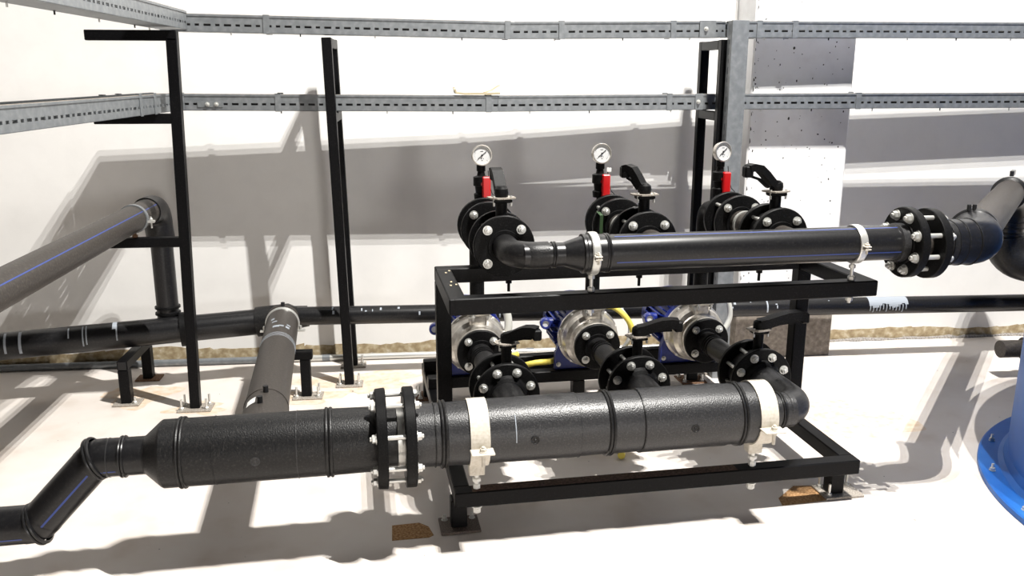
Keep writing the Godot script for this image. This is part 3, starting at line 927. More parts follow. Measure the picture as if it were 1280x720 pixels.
	b.lathe(gc, gd, [Vector2(-0.012, 0), Vector2(-0.012, 0.032), Vector2(-0.006, 0.036), Vector2(0.010, 0.036), Vector2(0.012, 0.0395), Vector2(0.018, 0.0395), Vector2(0.020, 0.038), Vector2(0.020, 0.0345), Vector2(0.0145, 0.034)], 36)
	part(pg, "case", b, "stainless")
	b = MB.new()
	b.cyl(Vector3(gx, UY + 0.205, -0.62), Vector3(gx, UY + 0.225, -0.62), 0.007, 12)
	part(pg, "stem", b, "zinc")
	b = MB.new()
	b.lathe(gc, gd, [Vector2(0.0145, 0), Vector2(0.0145, 0.0342)], 36)
	var dial := part(pg, "dial", b, "dial_white")
	var u := Vector3.UP.cross(gd).normalized()
	var w := gd.cross(u)
	b = MB.new()
	for k in 21:
		var an := deg_to_rad(-45 + 270.0 * k / 20.0)
		var d := u * cos(an) + w * sin(an)
		var big := k % 5 == 0
		b.box(Transform3D(Basis(d, gd.cross(d), gd), gc + gd * 0.0148 + d * 0.028), Vector3(0.005 if big else 0.003, 0.0010 if big else 0.0006, 0.0004))
	for e in [[0.0, 0.015, 0.011, 0.002], [-0.003, -0.012, 0.004, 0.003], [0.005, -0.012, 0.003, 0.003], [0.0, -0.019, 0.006, 0.002]]:
		b.box(Transform3D(Basis(u, w, gd), gc + gd * 0.0148 + u * e[0] + w * e[1]), Vector3(e[2], e[3], 0.0004))
	part(dial, "scale_print", b, "ink")
	b = MB.new()
	var nd := (u * 0.78 + w * 0.63).normalized()
	b.box(Transform3D(Basis(nd, gd.cross(nd), gd), gc + gd * 0.0165 + nd * 0.001), Vector3(0.044, 0.0022, 0.0008))
	b.cyl(gc + gd * 0.0146, gc + gd * 0.0185, 0.0035, 12)
	part(dial, "needle", b, "ink")

# neck, notch plate, hub and lever of a butterfly valve; d is the lever's reach
func stem_and_lever(v: Node, foot: Vector3, plate_y: float, d: Vector3, width: float, sc: float) -> void:
	var b := MB.new()
	b.cyl(foot, Vector3(foot.x, plate_y - 0.006, foot.z), 0.0195, 18)
	b.bx(Vector3(foot.x - 0.03, plate_y - 0.02, foot.z - 0.02), Vector3(foot.x + 0.034, plate_y - 0.006, foot.z + 0.022), 0.004)
	part(v, "neck", b, "black_iron")
	var top := Vector3(foot.x, plate_y, foot.z)
	b = MB.new()
	var q := []
	for k in 16:
		var an := TAU * k / 16
		var r := 0.044 + (0.006 if k % 4 == 1 else 0.0)
		q.append(top + Vector3(cos(an) * r, -0.006, sin(an) * r * 0.8))
	b.slab(q, Vector3(0, 0.005, 0))
	part(v, "notch_plate", b, "plate_steel")
	b = MB.new()
	b.lathe(top, Vector3.UP, [Vector2(-0.002, 0.022), Vector2(0.012, 0.024), Vector2(0.026, 0.022), Vector2(0.034, 0.012), Vector2(0.034, 0)], 12)
	var out := d.normalized()
	var flat := Vector3(d.x, 0, d.z)
	var side := flat.cross(Vector3.UP).normalized()
	var p0 := top + Vector3(0, 0.016, 0)
	var pts := [p0, p0 + flat * 0.18 + Vector3(0, d.y * 0.18, 0), p0 + flat * 0.42 + Vector3(0, d.y * 0.62, 0), p0 + flat * 0.62 + Vector3(0, d.y * 0.92, 0), p0 + flat * 0.85 + Vector3(0, d.y * 1.0, 0), p0 + flat + Vector3(0, d.y * 0.93, 0)]
	b.strap(pts, side, width, 0.018 * sc)
	b.bx(pts[5] + Vector3(-0.016, -0.03, -0.016), pts[5] + Vector3(0.016, 0.010, 0.016), 0.005)
	var lv := part(v, "lever", b, "black_iron")
	b = MB.new()
	b.strap([p0 + flat * 0.3 + Vector3(0, -0.004, 0), p0 + flat * 0.6 + Vector3(0, d.y * 0.6 - 0.016, 0), p0 + flat * 0.85 + Vector3(0, d.y * 0.8 - 0.02, 0)], side, width * 0.5, 0.008)
	part(lv, "latch", b, "black_iron")
	for s in [-0.027, 0.03]:
		b = MB.new()
		b.cyl(top + Vector3(s, -0.03, 0.016), top + Vector3(s, 0.004, 0.016), 0.004, 8)
		part(v, "screw", b, "zinc")

# ------------------------------------------------------------------ lower trains: spool and butterfly valve
func lower_train(i: int) -> void:
	var a: float = [0.242, 0.742, 1.228][i]
	var pa: float = PA[i]
	var Z := Vector3.BACK
	var c := func(z: float) -> Vector3: return Vector3(a, HY, z)
	var s := skid_thing("suction_spool", "short black flanged spool bolted to the face of the pump " + PLACE[i], "pipe", Vector3(pa, HY - 0.1, -0.78), "flanged spools on the pumps")
	flange(s, Vector3(pa, HY, -0.777), Z, 0.1, 0.02, 0.045, 4, PI / 4, 0.0, 0.75, 0.0145)
	var b := MB.new()
	b.tube([Vector3(pa, HY, -0.78), Vector3(pa, HY, -0.60), Vector3(a, HY, -0.50), Vector3(a, HY, -0.405)], 0.045, 28)
	part(s, "pipe", b, "scuffed_plastic")
	for z in [-0.72, -0.70, -0.68]:
		bead(s, Vector3(pa, HY, z), Z, 0.045, 0.010, 0.004, false, "black_iron")
	b = MB.new()
	b.lathe(Vector3(a, HY, 0), Z, [Vector2(-0.50, 0.045), Vector2(-0.495, 0.054), Vector2(-0.44, 0.058), Vector2(-0.408, 0.066)], 28)
	part(s, "hub", b, "black_iron")
	var v := skid_thing("butterfly_valve", "black butterfly valve with eight-bolt flanges behind the fat lower pipe, " + PLACE[i], "valve", Vector3(a, HY - 0.122, -0.33), "lower butterfly valves")
	flange(v, c.call(-0.388), Z, 0.122, 0.02, 0.058, 8, PI / 8, 0.0, 0.77, 0.014, false)
	flange(v, c.call(-0.27), Z, 0.122, 0.02, 0.06, 8, PI / 8, 0.125, 0.77, 0.0145)
	b = MB.new()
	b.lathe(c.call(0.0), Z, [Vector2(-0.382, 0.06), Vector2(-0.378, 0.086), Vector2(-0.37, 0.09), Vector2(-0.312, 0.09), Vector2(-0.304, 0.086), Vector2(-0.30, 0.06)], 36)
	b.lathe(c.call(0.0), Z, [Vector2(-0.27, 0.0785), Vector2(-0.258, 0.072), Vector2(-0.25, 0.06)], 32)
	part(v, "valve_body", b, "black_iron")
	stem_and_lever(v, Vector3(a + 0.01, HY + 0.08, -0.34), HY + 0.185, [Vector3(0.10, 0.035, 0.06), Vector3(0.145, 0.03, 0.03), Vector3(0.185, 0.028, 0.0)][i], 0.044, 2.0)

# ------------------------------------------------------------------ clamps
func clamps() -> void:
	for e in [[0.0865, "cream strap clamp round the fat lower pipe, next to the bolted joint"], [1.062, "cream strap clamp round the fat lower pipe, next to its elbow"]]:
		var a: float = e[0]
		var c := Vector3(a, HY, HB)
		var t := skid_thing("pipe_clamp", e[1], "clamp", Vector3(a, 0.162, HB), "cream clamps on the lower pipe")
		var w := 0.062
		var r := 0.1085
		for half in [[-0.55, 1.72, "upper_strap"], [1.80, 5.68, "lower_strap"]]:
			var b := MB.new()
			b.strap(arc(c, Vector3.UP, Vector3.BACK, r, half[0], half[1], 20), Vector3.RIGHT, w, 0.005)
			var ps := part(t, half[2], b, "cream_paint")
			if half[2] == "upper_strap":
				var an: float = half[1]
				var q := c + (Vector3.UP * cos(an) + Vector3.BACK * sin(an)) * r
				b = MB.new()
				b.box(Transform3D(Basis(), q + Vector3(0.002, 0.0, 0.022)), Vector3(w + 0.012, 0.006, 0.05), 0.002)
				part(ps, "ear", b, "cream_paint")
				part(ps, "ear_bolt", bolt(0.012, 0.05), "cream_paint", face_to(Vector3.UP, q + Vector3(0.004, 0.003, 0.026)))
		var b := MB.new()
		b.bx(Vector3(a - 0.026, HY - 0.148, HB - 0.02), Vector3(a + 0.026, HY - 0.10, HB + 0.02), 0.003)
		part(t, "saddle", b, "cream_paint")
		b = MB.new()
		b.cyl(Vector3(a, 0.075, HB), Vector3(a, 0.225, HB), 0.008, 12)
		b.hexa(Vector3(a, 0.165, HB), Vector3.UP, 0.016, 0.013)
		b.hexa(Vector3(a, 0.19, HB), Vector3.UP, 0.012, 0.015)
		b.hexa(Vector3(a, 0.078, HB), Vector3.UP, 0.016, 0.014)
		b.cyl(Vector3(a, 0.098, HB), Vector3(a, 0.102, HB), 0.019, 16)
		part(t, "threaded_rod", b, "white_tag")
	for e in [[0.463, "galvanised ring clamp on the striped upper pipe, next to its reducer"], [1.375, "galvanised ring clamp on the striped upper pipe, next to its end flange"]]:
		var a: float = e[0]
		var r := 0.0612 if a > 1.0 else 0.0645
		var c := Vector3(a, UY, HB)
		var t := skid_thing("ring_clamp", e[1], "clamp", Vector3(a, 0.819, HB), "ring clamps on the upper pipe")
		var b := MB.new()
		b.lathe(c, Vector3.RIGHT, [Vector2(-0.013, r - 0.003), Vector2(-0.013, r + 0.003), Vector2(-0.009, r + 0.005), Vector2(0.009, r + 0.005), Vector2(0.013, r + 0.003), Vector2(0.013, r - 0.003)], 40)
		part(t, "ring", b, "zinc")
		b = MB.new()
		b.bx(c + Vector3(-0.011, -0.006, r), c + Vector3(0.011, -0.002, r + 0.024), 0.001)
		b.bx(c + Vector3(-0.011, 0.003, r), c + Vector3(0.011, 0.007, r + 0.024), 0.001)
		b.cyl(c + Vector3(0, -0.02, r + 0.014), c + Vector3(0, 0.018, r + 0.014), 0.004, 8)
		b.hexa(c + Vector3(0, 0.007, r + 0.014), Vector3.UP, 0.007, 0.008)
		part(t, "ear", b, "cream_paint")
		b = MB.new()
		b.cyl(Vector3(a, 0.74, HB), Vector3(a, UY - r, HB), 0.006, 10)
		b.hexa(Vector3(a, 0.82, HB), Vector3.UP, 0.014, 0.012)
		b.hexa(Vector3(a, 0.862, HB), Vector3.UP, 0.012, 0.011)
		b.hexa(Vector3(a, 0.748, HB), Vector3.UP, 0.014, 0.012)
		part(t, "threaded_rod", b, "zinc")

# ------------------------------------------------------------------ cable trays
# perforated channel: x along, y up, base at y 0, from z 0 back to -w
func tray(label: String, p0: Vector3, p1: Vector3, w: float, h: float, clip_at: Array, cable := true, group := "cable trays") -> Node3D:
	var t := Node3D.new()
	t.name = numbered("cable_tray")
	add_child(t)
	tag(t, label, "cable tray", group)
	var x := (p1 - p0).normalized()
	var z := x.cross(Vector3.UP).normalized()
	t.transform = Transform3D(Basis(x, z.cross(x), z), p0)
	var l := (p1 - p0).length()
	var th := 0.0022
	for k in 2:
		var z0 := (-th if k == 0 else -w) if cable else (-w if k == 0 else -th)
		var b := MB.new()
		if k == 1:
			b.bx(Vector3(0, 0, z0), Vector3(l, h, z0 + th))
		else:
			b.bx(Vector3(0, 0, z0), Vector3(l, 0.0255, z0 + th))
			b.bx(Vector3(0, 0.0355, z0), Vector3(l, h, z0 + th))
		var back := z0 < -w * 0.5
		var zi := z0 + th if back else z0
		var lip := 0.012 if back else -0.012
		b.bx(Vector3(0, h - th, zi), Vector3(l, h, zi + lip))
		b.bx(Vector3(0, h - 0.010, zi + lip), Vector3(l, h, zi + lip + signf(lip) * th))
		var u := 0.012
		var i := 0
		b.bx(Vector3(0, 0.0255, z0), Vector3(u, 0.0355, z0 + th))
		while u < l and k == 0:
			var sl := 0.031 if i % 2 == 0 else 0.019
			var g := 0.0185
			b.bx(Vector3(minf(u + sl, l), 0.0255, z0), Vector3(minf(u + sl + g, l), 0.0355, z0 + th))
			u += sl + g
			i += 1
		var ox := -0.0035 if back else 0.0035
		b.bx(Vector3(0, h - 0.0095, (z0 if back else z0 + th)), Vector3(l, h, (z0 if back else z0 + th) + ox), 0.001)
		part(t, "side_rail", b, "galvanized")
	if p0.x < -0.9 and cable:
		var ec := MB.new()
		ec.bx(Vector3(0, 0, -w), Vector3(th, h, 0))
		part(t, "end_plate", ec, "galvanized")
	var ds := MB.new()
	ds.bx(Vector3(0.02, h, -0.010 if cable else -w - 0.002), Vector3(l - 0.02, h + 0.0012, 0.002 if cable else -w + 0.010))
	part(t, "dust_line", ds, "tan_dust")
	var f := MB.new()
	var rows := [0.0, w * 0.05, w * 0.10, w]
	for k in [0, 2]:
		f.bx(Vector3(0, 0, -rows[k]), Vector3(l, th, -rows[k + 1]))
	for k in [1]:
		var u := 0.0
		while u < l:
			f.bx(Vector3(u, 0, -rows[k]), Vector3(minf(u + 0.034, l), th, -rows[k + 1]))
			u += 0.06
	part(t, "base_panel", f, "galvanized")
	for c in clip_at:
		var b := MB.new()
		b.bx(Vector3(c - 0.014, -0.003, 0.0005), Vector3(c + 0.014, h + 0.004, 0.004), 0.001)
		b.bx(Vector3(c - 0.014, h, -0.014), Vector3(c + 0.014, h + 0.004, 0.004), 0.001)
		part(t, "joint_clip", b, "galvanized")
		b = MB.new()
		b.bx(Vector3(c - 0.014, -0.003, -w - 0.004), Vector3(c + 0.014, h + 0.007, -w - 0.0005), 0.001)
		part(t, "joint_clip", b, "galvanized")
	if cable:
		var cb := Node3D.new()
		cb.name = numbered("tray_cable")
		add_child(cb)
		cb.transform = t.transform
		tag(cb, "black cable in the " + label.replace("galvanised ", "").replace("vertical channel", "channel"), "cable", "black cables in the trays")
		var q := MB.new()
		q.tube([Vector3(0.004, 0.0205, -0.024), Vector3(l * 0.5, 0.0205, -0.026), Vector3(l - 0.004, 0.0205, -0.024)], 0.018, 12)
		part(cb, "sheath", q, "black_plastic")
	# bolts poking through the base
	var rng := RandomNumberGenerator.new()
	rng.seed = int(l * 1000.0) + int(p0.y * 100.0)
	var nb := int(l / 0.33)
	for k in nb:
		var b := MB.new()
		var q := Vector3((k + rng.randf_range(0.2, 0.8)) * l / nb, -0.012, -0.012)
		b.cyl(q, q + Vector3(0, 0.014, 0), 0.003, 6)
		part(t, "screw", b, "zinc" if k % 2 == 0 else "ink")
	return t
func back_trays() -> void:
	var zu := 0.3935
	var zl := 0.348
	var w := 0.105
	var uw := 0.098
	var lw := 0.082
	tray("upper galvanised tray along the wall, between the corner and its mid joint", Vector3(-1.10, 1.6785, 0.471), Vector3(0.452, 1.655, 0.42), uw, 0.075, [0.455, 1.54])
	tray("upper galvanised tray along the wall, from its mid joint to the vertical channel", Vector3(0.454, 1.655, 0.42), Vector3(1.49, 1.668, 0.386), uw, 0.075, [0.24, 0.78])
	tray("upper galvanised tray in front of the column, past the vertical channel", Vector3(1.50, 1.668, 0.388), Vector3(3.9, 1.676, 0.345), uw, 0.075, [0.16, 0.34])
	tray("lower galvanised tray along the wall, between the corner and its mid joint", Vector3(-1.20, 1.331, zl), Vector3(0.40, 1.320, zl), lw, 0.075, [0.57, 1.555])
	tray("lower galvanised tray along the wall, from its mid joint to the vertical channel", Vector3(0.402, 1.320, zl), Vector3(1.49, 1.327, zl), lw, 0.075, [0.84])
	tray("lower galvanised tray in front of the column, past the vertical channel", Vector3(1.50, 1.328, zl + 0.004), Vector3(3.9, 1.333, zl + 0.004), lw, 0.075, [0.71])
	tray("upper galvanised tray running out from the wall corner into the room", Vector3(-1.10, 1.684, 0.474), Vector3(-1.06, 1.678, 3.9), 0.118, 0.078, [], false)
	tray("lower galvanised tray running out from the wall corner into the room", Vector3(-1.20, 1.334, 0.351), Vector3(-1.37, 1.334, 3.9), 0.15, 0.078, [0.40, 0.57], false)
	# splice plates at the corner and at the vertical channel
	for e in [[Vector3(-0.995, 1.345, zl + 0.001), Vector3(-0.88, 1.372, zl + 0.004), "splice plate with two bolts on the lower tray at the corner post"], [Vector3(1.36, 1.666, zu), Vector3(1.44, 1.745, zu + 0.004), "splice plate on the upper tray beside the vertical channel"], [Vector3(1.37, 1.326, zl + 0.001), Vector3(1.41, 1.404, zl + 0.005), "narrow splice plate on the lower tray beside the vertical channel"]]:
		var t := thing("splice_plate", e[2], "bracket", Vector3(e[0].x, e[0].y, e[0].z), "splice plates on the trays")
		var b := MB.new()
		b.bx(e[0], e[1], 0.001)
		part(t, "plate", b, "galvanized")
		for k in 2:
			var q := Vector3(lerpf(e[0].x, e[1].x, 0.4 + 0.35 * k), (e[0].y + e[1].y) / 2, e[1].z)
			if e[0].x > 0 and k == 1:
				continue
			part(t, "bolt", bolt(0.009, 0.0), "zinc", face_to(Vector3.BACK, q))
	# scrap lying on the lower tray
	var sc := thing("card_scrap", "crumpled cream card scrap lying on the lower tray", "card", Vector3(0.3, 1.396, 0.31))
	var b := MB.new()
	b.strap([Vector3(0.193, 1.430, 0.325), Vector3(0.198, 1.410, 0.322), Vector3(0.24, 1.404, 0.32), Vector3(0.31, 1.405, 0.32), Vector3(0.36, 1.404, 0.32), Vector3(0.41, 1.406, 0.32)], Vector3.BACK, 0.075, 0.009)
	part(sc, "sheet", b, "card")
	b = MB.new()
	b.strap([Vector3(0.335, 1.409, 0.325), Vector3(0.37, 1.420, 0.32), Vector3(0.395, 1.436, 0.315), Vector3(0.408, 1.442, 0.312)], Vector3.BACK, 0.035, 0.005)
	part(sc, "torn_flap", b, "card")
	# vertical channel
	var vc := thing("vertical_channel", "vertical galvanised perforated channel standing before the column", "cable tray", Vector3(1.51, 0, 0.5))
	b = MB.new()
	var x0 := 1.466
	var x1 := 1.546
	var z1 := 0.55
	b.bx(Vector3(x0, 0.0, z1 - 0.002), Vector3(x1, 1.738, z1), 0.0008)
	part(vc, "face", b, "galvanized")
	for xs in [x0, x1 - 0.002]:
		b = MB.new()
		b.bx(Vector3(xs, 0, z1 - 0.06), Vector3(xs + 0.002, 1.738, z1 - 0.036))
		b.bx(Vector3(xs, 0, z1 - 0.029), Vector3(xs + 0.002, 1.738, z1 - 0.002))
		var y := 0.0
		var i := 0
		while y < 1.73:
			b.bx(Vector3(xs, y, z1 - 0.036), Vector3(xs + 0.002, minf(y + 0.0185, 1.738), z1 - 0.029))
			y += 0.0185 + (0.031 if i % 2 == 0 else 0.019)
			i += 1
		part(vc, "side_rail", b, "galvanized")

# ------------------------------------------------------------------ posts that carry the trays
func tray_supports() -> void:
	var w := 0.044
	# corner post with three arms toward the left tray
	var t := thing("tray_post", "black steel post with three side arms at the corner of the trays", "post", Vector3(-1.03, 0, 0.72))
	var b := MB.new()
	b.bar(Vector3(-1.03, 0.009, 0.70), Vector3(-0.992, 1.64, 0.70), w, w)
	part(t, "post", b, "black_paint")
	for e in [[1.650, -0.97, "arm"], [1.311, -1.0, "arm"], [0.781, -1.01, "arm"]]:
		b = MB.new()
		b.bx(Vector3(-1.335, e[0] - 0.021, 0.678), Vector3(e[1] - (0.018 if e[0] < 1.6 else 0.0), e[0] + 0.021, 0.722), 0.003)
		part(t, e[2], b, "black_paint")
	base_plate(t, Vector3(-1.03, 0, 0.70), 0.15, 0.1, "plate_steel", [[-1, -1], [1, -1], [-1, 1], [1, 1]], 0.05)
	# two-legged frames under the wall trays
	for e in [[-0.350, -0.034, 0.0, "black two-legged tray stand behind the branch pipe"], [1.465, 0.0, 0.0, "black two-legged tray stand beside the vertical channel"]]:
		var x: float = e[0]
		var lean: float = e[1]
		t = thing("tray_stand", e[3], "stand", Vector3(x, 0, 0.3), "two-legged tray stands")
		for z in [0.455, 0.16]:
			b = MB.new()
			b.bar(Vector3(x, 0.009, z), Vector3(x + lean, 1.655, z), w, w)
			part(t, "post", b, "black_paint")
			base_plate(t, Vector3(x, 0, z), 0.13, 0.085, "plate_steel", [[-1, -1], [1, -1], [-1, 1], [1, 1]], 0.045)
		for y in [1.633, 1.300]:
			b = MB.new()
			var xx: float = x + lean * y / 1.65
			b.bx(Vector3(xx - w / 2, y - 0.022, 0.182), Vector3(xx + w / 2, y + 0.02, 0.433), 0.003)
			part(t, "arm", b, "black_paint")

# ------------------------------------------------------------------ pipes along the wall
func wall_pipes() -> void:
	var tee := Vector3(-0.69, 0.308, 0.312)
	var a := tee
	var e := Vector3(3.9, 0.288, 0.345)
	var r := 0.046
	var t := thing("wall_pipe", "slim black pipe with white paint drips low along the wall, past the column", "pipe", Vector3(1.5, 0.25, 0.32))
	var b := MB.new()
	var s := Vector3(-0.60, 0.328, 0.335)
	b.tube([s, e], r, 32)
	part(t, "pipe", b, "black_plastic")
	var d := (e - s).normalized()
	var l := (e - s).length()
	var rng := RandomNumberGenerator.new()
	rng.seed = 5
	# paint flecks and runs
	for k in 34:
		var u := rng.randf_range(0.1, 0.62) * l if k < 26 else rng.randf_range(0.0, 0.12) * l
		b = MB.new()
		var a0 := rng.randf_range(0.1, 1.2)
		b.skin(s, e, r + 0.0005, u, u + rng.randf_range(0.004, 0.012), a0, a0 + rng.randf_range(0.1, 0.5), 3)
		part(t, "paint_fleck", b, "white_drip")
	b = MB.new()
	var u0 := 2.36 + 0.60
	for k in 12:
		var uu := u0 + k * 0.018
		b.skin(s, e, r + 0.0006, uu, uu + 0.0185, -0.2, 1.35 + 0.25 * sin(k * 1.1), 6)
		b.skin(s, e, r + 0.0007, uu + 0.004, uu + 0.009, 1.2, rng.randf_range(1.7, 2.2), 4)
	part(t, "paint_run", b, "white_drip")
	for uu in [0.40, 0.44, 1.43, 1.80]:
		b = MB.new()
		b.skin(s, e, r + 0.0006, uu + 0.6, uu + 0.608, 0.2, 1.9, 6)
		part(t, "paint_run", b, "white_drip")
	# thick pipe on the other side of the tee
	var f := Vector3(-2.35, 0.272, 0.635)
	var R := 0.0635
	t = thing("wall_pipe", "thick black pipe with paint rings on a low bracket near the wall corner", "pipe", Vector3(-1.4, 0.2, 0.4))
	b = MB.new()
	b.tube([f, tee + Vector3(-0.04, -0.004, 0.004)], R, 36)
	part(t, "pipe", b, "black_plastic")
	stripe(t, f, tee + Vector3(-0.12, -0.004, 0.004), R, [1.35], 0.004)
	var g := tee - f
	for q in [[0.42, 0.3, 2.1, 0.006], [0.475, 0.2, 1.9, 0.010], [0.535, 0.2, 2.0, 0.012], [0.74, 0.3, 1.2, 0.006], [0.80, 0.2, 1.9, 0.006], [0.815, 0.2, 1.8, 0.006], [0.93, -0.1, 0.8, 0.02], [0.945, 0.5, 1.7, 0.006], [0.39, 0.4, 1.6, 0.02]]:
		b = MB.new()
		b.skin(f, tee + Vector3(-0.04, -0.004, 0.004), R + 0.0006, q[0], q[0] + q[3], q[1], q[2], 8)
		part(t, "paint_ring", b, "white_drip")
	b = MB.new()
	b.lathe(Vector3(-1.13, 0.293, 0.388), g, [Vector2(-0.02, R), Vector2(-0.02, R + 0.02), Vector2(0.02, R + 0.02), Vector2(0.02, R)], 32)
	part(t, "coupling_band", b, "black_iron")
	# tee with its branch running forward to the fat inlet pipe
	t = thing("branch_pipe", "dusty grey-brown pipe running from the wall tee to the fat inlet pipe", "pipe", Vector3(-0.62, 0.25, 1.1))
	b = MB.new()
	var gx := (Vector3(-0.60, 0.318, 0.318) - Vector3(-0.80, 0.301, 0.325)).normalized()
	b.lathe(Vector3(-0.80, 0.301, 0.325), gx, [Vector2(0, 0.06), Vector2(0, 0.074), Vector2(0.16, 0.074), Vector2(0.19, 0.058), Vector2(0.25, 0.052), Vector2(0.25, 0.04)], 36)
	part(t, "tee", b, "scuffed_plastic")
	var p0 := Vector3(-0.672, 0.312, 0.32)
	var p1 := W(Vector3(-0.60, HY - 0.004, -0.06))
	b = MB.new()
	b.tube([p0, p1], 0.0755, 40)
	part(t, "pipe", b, "brown_dust_plastic")
	var dv := (p1 - p0).normalized()
	bead(t, p0 + dv * 0.10, dv, 0.076, 0.02, 0.006, false, "zinc")
	bead(t, p0 + dv * 0.055, dv, 0.078, 0.03, 0.006, true, "brown_dust_plastic")
	b = MB.new()
	for k in 3:
		b.lathe(p0 + dv * (0.55 + k * 0.022), dv, [Vector2(-0.002, 0.0752), Vector2(-0.0012, 0.0762), Vector2(0.0012, 0.0762), Vector2(0.002, 0.0752)], 36)
	part(t, "scraped_rings", b, "white_drip")
	for sgn in [-1.0, 1.0]:
		b = MB.new()
		var q := p0 + dv * 0.12 + Vector3(sgn * 0.085, -0.03, 0)
		b.bx(q + Vector3(-0.022, -0.006, -0.008), q + Vector3(0.022, 0.004, 0.008), 0.002)
		b.hexa(q + Vector3(0, 0.004, 0), Vector3.UP, 0.02, 0.008)
		part(t, "clamp_ear", b, "zinc")
	for q in [[0.06, 0.0], [1.37, 0.0], [1.48, -0.012]]:
		b = MB.new()
		var at: Vector3 = p0 + dv * q[0] + Vector3(q[1] + 0.005, 0.072, 0)
		b.cyl(at, at + Vector3(0, 0.026, 0), 0.0095, 12)
		part(t, "terminal_cap", b, "ink")
	b = MB.new()
	b.skin(p0, p1, 0.0765, 1.41, 1.465, 0.35, 0.8, 5)
	part(t, "paper_label", b, "white_tag")
	bead(t, p0 + dv * 1.34, dv, 0.0755, 0.006, 0.0025, false, "brown_dust_plastic")
	for k in 9:
		b = MB.new()
		var uu := rng.randf_range(0.02, 0.5)
		var a0 := rng.randf_range(-0.8, 0.5)
		b.skin(p0, p1, 0.0761, uu, uu + rng.randf_range(0.01, 0.035), a0, a0 + rng.randf_range(0.1, 0.4), 3)
		part(t, "paint_fleck", b, "white_drip")
	# low brackets
	t = thing("pipe_bracket", "low black bracket of box steel under the thick wall pipe", "bracket", Vector3(-1.36, 0, 0.43), "low pipe brackets")
	for z in [0.60, 0.255]:
		b = MB.new()
		b.bx(Vector3(-1.385, 0.009, z - 0.025), Vector3(-1.338, 0.17, z + 0.025), 0.003)
		part(t, "leg", b, "black_paint")
		base_plate(t, Vector3(-1.36, 0, z), 0.12, 0.09, "plate_steel" if z > 0.5 else "rust", [[1, 1]] if z > 0.5 else [], 0.03)
	b = MB.new()
	b.bx(Vector3(-1.385, 0.17, 0.228), Vector3(-1.338, 0.214, 0.625), 0.003)
	part(t, "top_rail", b, "black_paint")
	b = MB.new()
	b.bx(Vector3(-1.38, 0.173, 0.6251), Vector3(-1.343, 0.211, 0.6256))
	part(t, "open_end", b, "ink")
	t = thing("pipe_bracket", "low black bracket of box steel under the dusty branch pipe", "bracket", Vector3(-0.62, 0, 0.6), "low pipe brackets")
	b = MB.new()
	b.bx(Vector3(-0.735, 0.192, 0.575), Vector3(-0.505, 0.232, 0.622), 0.003)
	part(t, "top_rail", b, "black_paint")
	for x in [-0.54, -0.70]:
		b = MB.new()
		b.bx(Vector3(x - 0.023, 0.009, 0.577), Vector3(x + 0.023, 0.193, 0.62), 0.003)
		part(t, "leg", b, "black_paint")
	base_plate(t, Vector3(-0.535, 0, 0.60), 0.14, 0.09, "plate_steel", [[1, -1], [1, 1], [-1, 1]], 0.05)
	base_plate(t, Vector3(-0.70, 0, 0.60), 0.1, 0.09, "plate_steel", [], 0.05)
	# conduit on the floor by the wall
	t = thing("floor_conduit", "grey steel conduit lying on the floor at the foot of the wall", "conduit", Vector3(-0.5, 0, 0.07))
	b = MB.new()
	b.tube([Vector3(-2.6, 0.0185, 0.062), Vector3(-0.71, 0.0185, 0.065)], 0.018, 16)
	part(t, "pipe", b, "galvanized")
	b = MB.new()
	b.tube([Vector3(-0.71, 0.0185, 0.065), Vector3(1.66, 0.0185, 0.07)], 0.0165, 16)
	part(t, "pipe", b, "zinc")
	for x in [-2.1, -1.08, -0.5, 0.6]:
		b = MB.new()
		b.lathe(Vector3(x, 0.0185, 0.065), Vector3.RIGHT, [Vector2(-0.02, 0.0165), Vector2(-0.02, 0.0184), Vector2(0.02, 0.0184), Vector2(0.02, 0.0165)], 16)
		part(t, "coupling", b, "galvanized")

